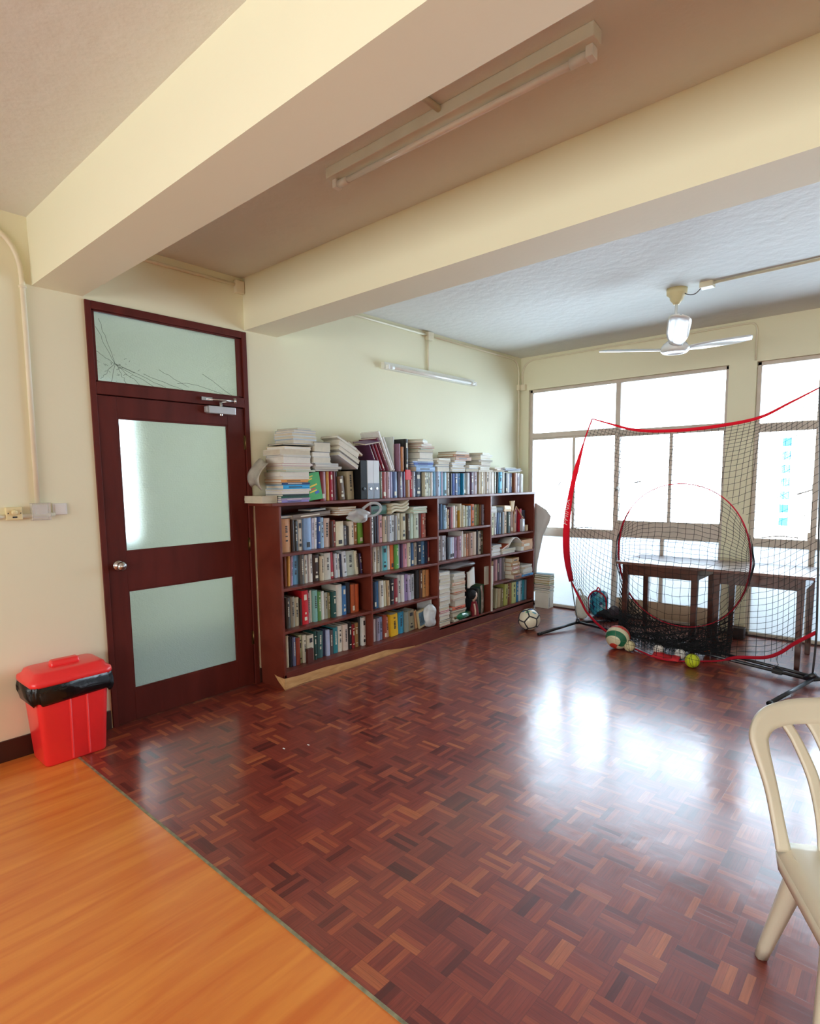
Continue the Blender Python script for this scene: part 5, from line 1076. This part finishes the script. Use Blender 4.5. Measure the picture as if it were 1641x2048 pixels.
o = mb.build('colour_flashes', None); o.parent = so
# volleyball: cream, green and red swirling panels
m, n, l, b = new_mat('volleyball_leather')
tc = n.new('ShaderNodeTexCoord'); sp = n.new('ShaderNodeSeparateXYZ'); mpv = n.new('ShaderNodeMapping'); mpv.inputs['Rotation'].default_value = (R(60), R(20), R(-35))
l.new(tc.outputs['Object'], mpv.inputs[0]); l.new(mpv.outputs[0], sp.inputs[0])
def mth(op, a, c=None):
    q = n.new('ShaderNodeMath'); q.operation = op
    for i, v in enumerate((a, c)):
        if v is None: continue
        if isinstance(v, (int, float)): q.inputs[i].default_value = v
        else: l.new(v, q.inputs[i])
    return q.outputs[0]
ang = mth('ARCTAN2', sp.outputs[1], sp.outputs[0]); sw = mth('ADD', mth('DIVIDE', ang, 2 * math.pi), mth('MULTIPLY', sp.outputs[2], 5.0)); fr_ = mth('FRACT', mth('MULTIPLY', sw, 1.0))
cr = n.new('ShaderNodeValToRGB'); cr.color_ramp.interpolation = 'CONSTANT'; e = cr.color_ramp.elements
e[0].position = 0; e[0].color = hexl('d8d0b0') + (1,); e[1].position = .28; e[1].color = hexl('1f6a4c') + (1,)
for p, h in ((.52, 'd8d0b0'), (.74, 'd04030')): q = e.new(p); q.color = hexl(h) + (1,)
l.new(fr_, cr.inputs[0]); l.new(cr.outputs[0], b.inputs['Base Color']); b.inputs['Roughness'].default_value = .4
vb = sphere_mb((0, 0, 0), .105, m, 48).build('volleyball'); vb.location = (1.735, 3.60, .106)
tag(vb, 'green, red and cream volleyball on floor in front of the net', 'ball')
mb = MB()
for nr in ((1, .2, .1), (.1, 1, .3), (.2, .1, 1)): mb.tube(great(mb, .1050, nr, INKD), .0009, mat('ball_seam', '8a8468', .6), 4)
o = mb.build('panel_seam'); o.parent = vb
def small_ball(loc, r, colr, label, nm='softball', net_=True):
    o = sphere_mb((0, 0, 0), r, mat('ball_' + colr, colr, .6, bump=.2, bscale=90), 28).build(nm); o.location = loc; tag(o, label, 'ball', None)
    mb = MB()
    for sg in (-1, 1):
        pts = [Vector((sg * .62 + .12 * math.cos(2 * t), math.cos(t) * .75, math.sin(t) * .75)).normalized() * (r + .0003) for t in [2 * math.pi * i / 30 for i in range(31)]]
        mb.tube(pts, .0011, mat('ball_stitch', '7c7060', .7), 4)
    q = mb.build('stitching'); q.parent = o
    # strands of the pocket lying over the ball belong to the net
    if net_:
        mb = MB(); c0 = Vector(loc)
        for nr, dlt in (((1, .3, .2), .0), ((.3, 1, .1), .0), ((.1, .25, 1), .25), ((1, -.5, .3), .4)):
            nv = Vector(nr).normalized(); a = nv.orthogonal().normalized(); b_ = nv.cross(a); rr2 = r * math.sqrt(1 - dlt * dlt) + .0016
            mb.tube([c0 + nv * r * dlt + (a * math.cos(t) + b_ * math.sin(t)) * rr2 for t in [2 * math.pi * i / 24 for i in range(25)]], .0013, NETM, 4, caps=False)
        mb.build('pocket_strand', net)
small_ball((1.845, 3.585, .05), .048, 'd8cca0', 'cream softball caught in the net beside the volleyball')
small_ball((2.085, 3.61, .055), .043, 'e4ddd4', 'off-white softball resting on the red hem, middle of the pocket')
small_ball((2.262, 3.60, .052), .043, 'e8e4e0', 'white softball in the net pocket next to yellow-green ball')
small_ball((2.395, 3.465, .056), .055, 'c0cc20', 'yellow-green ball in black net strands at pocket end')
o = sphere_mb((0, 0, 0), .03, mat('ball_orange', 'e07028', .5), 20).build('table_tennis_ball'); o.location = (2.40, 3.86, .031); tag(o, 'small orange ball under the net beside the base bar', 'ball')

# bags behind the net
wpl = film_mat('white_bag_film', 'dcdfd4', .93, .3)
w_ = blob('plastic_bag', (.985, 4.47, .13), (.075, .06, .13), wpl, 21, 'white plastic bag standing on floor behind the left net pole', 'plastic bag', amp=.3, power=.75)
mb = MB(); mb.tube(catmull([(.955, 4.47, .25), (.94, 4.46, .30), (.97, 4.46, .32), (1.0, 4.47, .25)], 5), (.008), wpl, 6); mb.build('handle', w_)
m, n, l, b = new_mat('rucksack_print'); tc = n.new('ShaderNodeTexCoord'); vo = n.new('ShaderNodeTexVoronoi'); vo.inputs['Scale'].default_value = 28; l.new(tc.outputs['Object'], vo.inputs['Vector'])
cr = n.new('ShaderNodeValToRGB'); cr.color_ramp.interpolation = 'CONSTANT'; e = cr.color_ramp.elements; e[0].color = hexl('2a8ca8') + (1,); e[1].position = .45; e[1].color = hexl('1c2c5c') + (1,)
for p, h in ((.6, 'a8b8c4'), (.75, '54b0c0')): q = e.new(p); q.color = hexl(h) + (1,)
sx = n.new('ShaderNodeSeparateXYZ'); l.new(vo.outputs['Color'], sx.inputs[0]); l.new(sx.outputs[0], cr.inputs[0]); l.new(cr.outputs[0], b.inputs['Base Color'])
rk = blob('rucksack', (1.085, 4.68, .145), (.10, .07, .145), m, 31, 'small blue patterned rucksack with red trim behind the net', 'bag', amp=.08, power=.6)
mb = MB(); mb.tube(catmull([(.99, 4.645, .03), (.985, 4.635, .2), (1.05, 4.630, .285), (1.13, 4.630, .275), (1.18, 4.645, .2), (1.185, 4.650, .03)], 6), .008, REDF, 8); mb.tube(catmull([(1.06, 4.660, .285), (1.085, 4.660, .325), (1.11, 4.660, .285)], 5), .007, REDF, 8)
mb.build('red_piping', rk)
blk = mat('black_bag_cloth', '16141a', .7, bump=.4, bscale=20)
hb_ = blob('bag', (1.26, 4.66, .05), (.19, .09, .05), blk, 41, 'black cloth bag lying flat on the floor beside the rucksack', 'bag', amp=.3, power=.8)
mb = MB(); mb.lathe([(.048, -.01), (.058, 0), (.055, .012), (.03, .016), (.001, .016)], (0, 0, 0), mat('grey_disc', '4a444c', .4), 24, 'Y'); hd_ = mb.build('lid'); hd_.location = (1.31, 4.555, .115); hd_.rotation_euler = (R(15), 0, R(20)); tag(hd_, 'dark round lid leaning upright on the black bag', 'lid')

# ================================================================ red bin
bn = thing('waste_bin', 'red plastic waste bin with lid and black liner against the wall', 'bin', (.155, -.325, 0))
def rrect(cx, cy, hx, hy, r, z, n=5):
    pts = []
    for sx_, sy_, a0 in ((1, 1, 0), (-1, 1, 90), (-1, -1, 180), (1, -1, 270)):
        for i in range(n + 1):
            a = R(a0 + 90 * i / n); pts.append((cx + sx_ * (hx - r) + r * math.cos(a), cy + sy_ * (hy - r) + r * math.sin(a), z))
    return pts
def loft(rings, m, cap0=True, cap1=True, mb=None):
    mb = mb or MB(); n = len(rings[0]); vs = [p for r_ in rings for p in r_]; fs = []
    for i in range(len(rings) - 1):
        for k in range(n): fs.append((i * n + k, i * n + (k + 1) % n, (i + 1) * n + (k + 1) % n, (i + 1) * n + k))
    if cap0: fs.append(tuple(range(n - 1, -1, -1)))
    if cap1: fs.append(tuple((len(rings) - 1) * n + k for k in range(n)))
    mb.add(vs, fs, m, True); return mb
bx_, by_ = .157, -.325
mb = loft([rrect(bx_, by_, .108, .152, .03, 0.0), rrect(bx_, by_, .114, .158, .034, .01), rrect(bx_, by_, .130, .182, .036, .40), rrect(bx_, by_, .134, .188, .036, .455)], RED)
mb.build('body', bn)
mb = MB()
for y in (-.325 + .055, -.325 - .03):
    mb.add([(bx_ + .114, y, .012), (bx_ + .1175, y + .006, .012), (bx_ + .114, y + .012, .012), (bx_ + .1305, y, .40), (bx_ + .1345, y + .006, .40), (bx_ + .1305, y + .012, .40)], [(0, 1, 4, 3), (1, 2, 5, 4)], RED)
mb.build('moulded_rib', bn)
rl = random.Random(9); rings = []
for k, (z, gx, lo_) in enumerate(((.462, .142, 0), (.45, .146, 1), (.42, .147, 1.3), (.39, .144, 1.4), (.362, .138, 1.2), (.352, .134, .6), (.358, .131, 0))):
    rr_ = rrect(bx_, by_, gx, gx + .056, .036, z, 9); q = []
    for i, p in enumerate(rr_):
        w = .006 * lo_ * (math.sin(i * 1.9 + k * .8) + .6 * math.sin(i * 3.1 + 2))
        dx, dy = p[0] - bx_, p[1] - by_; L_ = math.hypot(dx, dy)
        q.append((max(.006, p[0] + dx / L_ * w), p[1] + dy / L_ * w, p[2] + (.012 * math.sin(i * .55 + 1) if k > 2 else 0)))
    rings.append(q)
loft(rings, BAG, False, False).build('bin_liner', bn)
mb = loft([rrect(bx_, by_, .146, .205, .045, .452), rrect(bx_, by_, .149, .208, .045, .462), rrect(bx_, by_, .146, .205, .045, .482), rrect(bx_, by_, .128, .186, .04, .494), rrect(bx_, by_, .118, .176, .036, .515), rrect(bx_, by_, .10, .16, .03, .522)], RED)
mb.build('lid', bn)
mb = loft([rrect(bx_, by_, .030, .075, .012, .520), rrect(bx_, by_, .026, .070, .012, .545), rrect(bx_, by_, .020, .064, .010, .552)], RED); mb.build('lid_handle', bn, .002)

# ================================================================ plastic chair
WV = Vector((.87, .49, 0)).normalized(); FV = Vector((.49, -.87, 0)).normalized(); RL = Vector((3.467, .49, 0)); CW = .43
ch = thing('plastic_chair', 'beige moulded plastic chair with slatted back at the frame edge', 'chair', tuple(RL + WV * .215 + FV * .2))
def CP(w, f_, z): return RL + WV * w + FV * f_ + Vector((0, 0, z))
# seat: dished slab with rolled lip
P = []
for i in range(15):
    u = i / 14; row = []
    for j in range(15):
        v = j / 14
        wid = CW + .03 * v; x = -.01 - .015 * v + (wid + .01) * u; f_ = -.02 + .42 * v - .03 * (1 - v) * 0
        e = max(abs(2 * u - 1), 0); f2 = f_
        if v > .8: f2 -= .05 * ((v - .8) / .2) * e ** 4
        z = .445 - .014 * math.sin(math.pi * u) * math.sin(math.pi * min(1, v)) - .012 * v
        if e > .86: z -= .03 * ((e - .86) / .14) ** 2
        if v > .9: z -= .03 * ((v - .9) / .1) ** 2
        row.append(CP(x, f2, z))
    P.append(row)
mb = MB(); mb.grid(P, CHAIRP)
# skirt under the seat edge
bd = [P[0][j] for j in range(15)] + [P[i][14] for i in range(1, 15)] + [P[14][j] for j in range(13, -1, -1)]
mb.grid([[p, p - Vector((0, 0, .05)) + (CP(CW / 2, .2, p.z) - p) * .03] for p in bd], CHAIRP)
mb.build('seat', ch, solid=.005)
def back_pt(w, t):
    """w across 0..CW, t height 0..1 on the leaning, wrapped back"""
    c = (w - CW / 2) / (CW / 2); z = .44 + .345 * t
    rear = .0 + .17 * max(0, t) ** 1.2 + .035 * (1 - c * c) * min(1, t * 2.5)
    return CP(w, -rear, z)
def strip(pts, wd, thick, name, n=10):
    """flat moulded rib following pts on the back surface; wd = half width"""
    mb = MB(); C_ = catmull([(p[0], p[1], 0) for p in pts], 6); ws = catmull([(w, 0, 0) for w in wd], 6); P = []
    for i, p in enumerate(C_):
        a, b = C_[max(i - 1, 0)], C_[min(i + 1, len(C_) - 1)]; d_ = Vector(((b.x - a.x), (b.y - a.y) * .40, 0)); d_.normalize(); nrm = Vector((-d_.y, d_.x, 0)); w = ws[i].x
        P.append([back_pt(p.x + nrm.x * w * s_, p.y + nrm.y * w * s_ / .36) - FV * (thick * -.0) for s_ in (-1, -.5, 0, .5, 1)])
    mb.grid(P, CHAIRP); return mb.build(name, ch, solid=thick)
strip([(.0, -.02), (-.008, .15), (-.02, .45), (-.036, .72), (-.034, .84), (.0, .94), (.07, .985), (.15, .995), (CW / 2, 1.0), (CW - .15, .995), (CW - .07, .985), (CW, .94), (CW + .034, .84), (CW + .036, .72), (CW + .02, .45), (CW + .008, .15), (CW, -.02)],
      [.018, .016, .016, .022, .028, .032, .034, .036, .038, .036, .034, .032, .028, .022, .016, .016, .018], .016, 'back_frame')
for s_ in (0, 1):
    q = lambda w: CW - w if s_ else w
    strip([(q(.045), .93), (q(.075), .78), (q(.108), .5), (q(.112), .25), (q(.105), -.02)], [.012, .013, .015, .014, .016], .012, 'back_slat')
    strip([(q(.125), .95), (q(.15), .8), (q(.175), .5), (q(.178), .25), (q(.17), -.02)], [.018, .018, .015, .014, .015], .012, 'back_slat')
def leg(top, foot, w0, w1, nm='leg'):
    mb = MB(); n = 8; P = []
    for i in range(n + 1):
        t = i / n; c = Vector(top) * (1 - t) + Vector(foot) * t; w = w0 * (1 - t) + w1 * t
        P.append([c + FV * (w * a) + WV * (w * b) for a, b in ((-.42, .35), (-.45, .0), (-.38, -.28), (0, -.36), (.38, -.28), (.45, .0), (.42, .35))])
    mb.grid(P, CHAIRP); mb.build(nm, ch, solid=.005)
leg(CP(.035, .045, .44), CP(.0, -.115, .0), .064, .036); leg(CP(CW - .035, .045, .44), CP(CW, -.115, .0), .064, .036)
leg(CP(.012, .285, .43), CP(-.05, .37, .0), .066, .042); leg(CP(CW - .012, .285, .43), CP(CW + .05, .37, .0), .066, .042)
# specks of paper on the parquet
for x, y, w in ((1.12, .60, 'farther'), (1.05, .48, 'closer')):
    o = tag(box('paper_scrap', (x, y, .001), (x + .016, y + .007, .003), WPAP), 'tiny white paper scrap on the parquet, the one %s to the laminate floor edge' % ('lying ' + w), 'scrap', 'paper scraps on the parquet')
